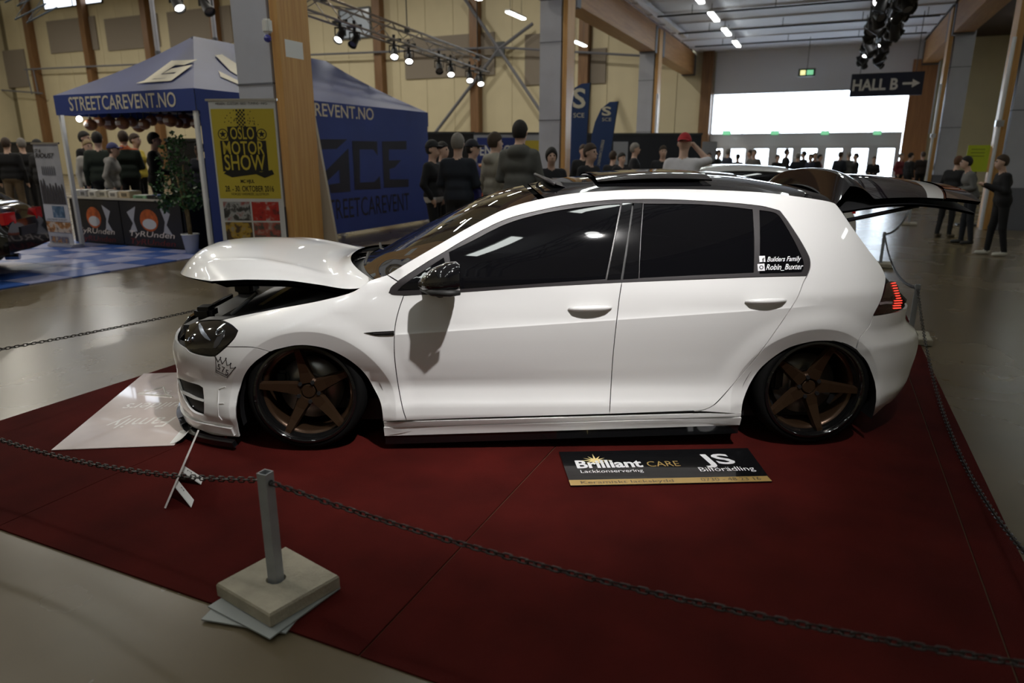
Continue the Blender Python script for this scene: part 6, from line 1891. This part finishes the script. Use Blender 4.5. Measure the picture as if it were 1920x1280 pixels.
# ------------------------------------------------------------------ signs
def hung_sign(x0, y0, x1, y1, Y, label, m, thick=.08, name='hanging_sign'):
    p = at(x0, y1, Y); q = at(x1, y0, Y * 1.0)
    c, a = to_h(p); c2 = to_h(q)[0]
    w = (q.x - p.x) / CV[0] * .985
    t = thing(name, label, 'sign', p, RZ)
    hgt = q.z - p.z
    MB().box2((0, 0, 0), (w, thick, hgt)).build('panel', m, t)
    return t, w, hgt, p
hs, w, hgt, p = hung_sign(1592, 139, 1708, 182, 25.5, 'dark blue HALL B direction sign hanging before the big window', mat('dark_navy_sign', (.012, .017, .045), .4))
text('lettering', 'HALL B', M_white, hs, (w * .03, -.006, hgt * .28), X_, Z_, hgt * .46, w * .63, bold=.03)
flat('arrow', [(w * .72, hgt * .46), (w * .85, hgt * .46), (w * .85, hgt * .33), (w * .955, hgt * .51), (w * .85, hgt * .69), (w * .85, hgt * .56), (w * .72, hgt * .56)], M_white, hs, (0, -.006, 0), X_, Z_)
for x in (.12, .88): MB().cyl((w * x, .04, hgt), (w * x, .04, ZN - p.z), .012, 5).build('suspension_cable', M_dkmetal, hs)
M_exit = mat('green_exit_light', (.1, .5, .3), .4, emit=(.30, .85, .45), es=.9)
es, w, hgt, p = hung_sign(1496, 129, 1525, 144, 30.0, 'green lit exit sign hanging from the nave ceiling', mat('dark_exit_box', (.02, .05, .03), .4), name='exit_sign')
for (a, b) in ((.12, .42), (.5, .88)):
    flat('exit_pictogram', [(w * a, hgt * .2), (w * b, hgt * .2), (w * b, hgt * .8), (w * a, hgt * .8)], mat('exit_yellow_glow', (.6, .6, .3), .4, emit=(.95, .9, .4), es=1.4) if a < .3 else M_exit, es, (0, -.006, 0), X_, Z_)
MB().cyl((w / 2, .04, hgt), (w / 2, .04, ZN - p.z), .012, 5).build('suspension_rod', M_dkmetal, es)
for i, x in enumerate((1361, 1451, 1545, 1643)):
    _d = ray(x, 250); e, w, hgt, p = hung_sign(x - 7, 245, x + 8, 254, 34.2 * _d.y / (_d.x * AV[0] + _d.y * AV[1]), ('first green exit light above the doors, beside the red cap', 'second green exit light above the doors', 'third green exit light above the doors', 'fourth green exit light above the doors, below the HALL B sign')[i], mat('pale_exit_box', (.4, .6, .5), .4), name='exit_light')
    flat('exit_pictogram', [(.02, .03), (w - .02, .03), (w - .02, hgt - .03), (.02, hgt - .03)], M_exit, e, (0, -.006, 0), X_, Z_)
    MB().box2((w / 2 - .02, .08, hgt * .3), (w / 2 + .02, .7, hgt * .5)).build('bracket', M_frame, e)
# feather flags
M_flag = mat('flag_blue', (.020, .050, .155), .6)
def feather(px_pts, Y, label, rz):
    pts = [at(x, y, Y) for x, y in px_pts]; o = gnd(px_pts[-1][0], 380) ; b = Vector((pts[-1].x, Y, 0))
    t = thing('feather_flag', label, 'flag', b, 0)
    P = [(p.x - b.x, p.z) for p in pts]
    flat('flag_cloth', P, M_flag, t, (0, 0, 0), X_, Z_, .012)
    return t, b, P
f1, b, P = feather([(1106, 155), (1090, 157), (1077, 165), (1072, 200), (1066, 400), (1092, 400)], 17.0, 'tall blue feather flag beside the pillar', 0)
ln = [at(1107, 155, 17) - b, at(1101, 240, 17) - b, at(1094, 380, 17) - b]
MB().ring_tube([(v.x, .02, v.z) for v in ln] + [(ln[-1].x, .02, .0)], .02, 6).build('flag_pole', M_dkmetal, f1)
MB().box((ln[-1].x, .02, .02), (.5, .5, .04)).build('flag_base', M_black, f1)
c0 = at(1082, 185, 17) - b
text('lettering', 'S', M_cream, f1, (c0.x - .10, -.02, c0.z - .2), X_, Z_, .42, .3, bold=.02); text('lettering', 'SCE', M_cream, f1, (c0.x - .08, -.02, c0.z - .42), X_, Z_, .10, .26)
f2, b, P = feather([(1158, 190), (1143, 191), (1127, 204), (1116, 228), (1110, 250), (1098, 400), (1130, 400)], 15.5, 'curved blue feather flag behind the plum jacket', 0)
ln = [at(1159, 190, 15.5) - b, at(1148, 260, 15.5) - b, at(1134, 380, 15.5) - b]
MB().ring_tube([(v.x, .02, v.z) for v in ln] + [(ln[-1].x, .02, .0)], .02, 6).build('flag_pole', M_dkmetal, f2)
MB().box((ln[-1].x, .02, .02), (.5, .5, .04)).build('flag_base', M_black, f2)
c0 = at(1137, 207, 15.5) - b
text('lettering', 'S', M_cream, f2, (c0.x - .10, -.02, c0.z - .1), X_, Z_, .17, .2, bold=.03); text('lettering', 'SCE', M_cream, f2, (c0.x - .09, -.02, c0.z - .22), X_, Z_, .07, .2)
text('lettering', 'STREETCAREVENT', M_cream, f2, (at(1128, 262, 15.5).x - b.x, -.02, at(1128, 262, 15.5).z - b.z), Vector((-.16, 0, -1)).normalized(), Vector((1, 0, -.16)).normalized(), .06, .55)
# booth walls along the end wall
def booth(x0, y0, x1, Yd, label, m, name='booth_wall', cat='booth wall'):
    p = at(x0, y0, Yd); q = at(x1, y0, Yd)
    t = thing(name, label, cat, (p.x, p.y, 0), 0)
    MB().box2((0, 0, 0), (q.x - p.x, .06, p.z)).build('panel', m, t)
    MB().box2((-.03, -.02, p.z - .03), (q.x - p.x + .03, .08, p.z + .03)).build('top_rail', M_dkmetal, t)
    return t, q.x - p.x, p.z
booth(788, 249, 888, 20, 'black booth wall right of the blue tent', M_black)
bt_, w, z = booth(888, 250, 1020, 21, 'white booth wall with blue banner behind the two hoodies', mat('booth_white', (.42, .44, .48), .5))
flat('blue_banner', [(.1, z - .85), (1.35, z - .85), (1.35, z - .12), (.1, z - .12)], mat('booth_blue', (.02, .04, .22), .5), bt_, (0, -.03, 0), X_, Z_)
text('lettering', 'ENERGY', M_white, bt_, (.18, -.036, z - .62), X_, Z_, .28, 1.1, bold=.02)
yx = at(1000, 262, 21).x - at(888, 250, 21).x
flat('yellow_poster', [(yx - .25, .75), (yx + .32, .75), (yx + .32, z - .2), (yx - .25, z - .2)], M_yel, bt_, (0, -.03, 0), X_, Z_)
for k in range(3): flat('poster_print', [(yx - .15, z - .75 - k * .35), (yx + .2, z - .75 - k * .35), (yx + .2, z - .55 - k * .35), (yx - .15, z - .55 - k * .35)], M_sil, bt_, (0, -.034, 0), X_, Z_)
dk, w, z = booth(1078, 251, 1316, 24, 'long dark booth backdrop behind the blue flags', mat('dark_backdrop', (.010, .012, .02), .6))
for (a, b_) in ((1.3, 1.85), (4.3, 4.8)):
    flat('wall_poster', [(a, z - 1.0), (a + .5, z - 1.0), (a + .5, z - .25), (a, z - .25)], mat('grey_poster', (.28, .29, .32), .5), dk, (0, -.03, 0), X_, Z_)
booth(-120, 268, 78, 21, 'dark booth wall behind the visitors at the left border', mat('dark_backdrop_b', (.02, .017, .015), .6))
booth(310, 262, 372, 15.8, 'dark partition behind the potted tree', M_black)
# green sign and fittings on the right wall
gs = at(1834, 297, 15.2); t = thing('green_sign', 'bright yellow-green notice behind the person in grey jacket', 'sign', (gs.x, gs.y, 0), RZ)
z0, z1 = at(1834, 322, 15.2).z, at(1834, 272, 15.2).z
MB().box2((-.22, 0, z0), (.22, .02, z1)).build('notice_sheet', mat('lime_notice', (.50, .62, .03), .5), t)
MB().box2((-.02, .02, 0), (.02, .06, z1)).build('stand_pole', M_dkmetal, t); MB().box2((-.2, -.15, 0), (.2, .2, .03)).build('stand_foot', M_dkmetal, t)
for k in range(3): MB().box2((-.15, -.004, z1 - .1 - .07 * k), (.1, -.001, z1 - .075 - .07 * k)).build('notice_line', mat('dim_lime', (.25, .32, .02), .5), t)
t = thing('wall_box', 'small dark box on the beige side wall', 'box', hp(CR - .02, 24.0), RZ)
MB().box2((-.12, 0, 2.0), (0, .8, 2.25)).build('box', M_grey_d, t); MB().box2((-.13, .1, 2.05), (-.115, .7, 2.2)).build('box_cover', M_dkmetal, t)
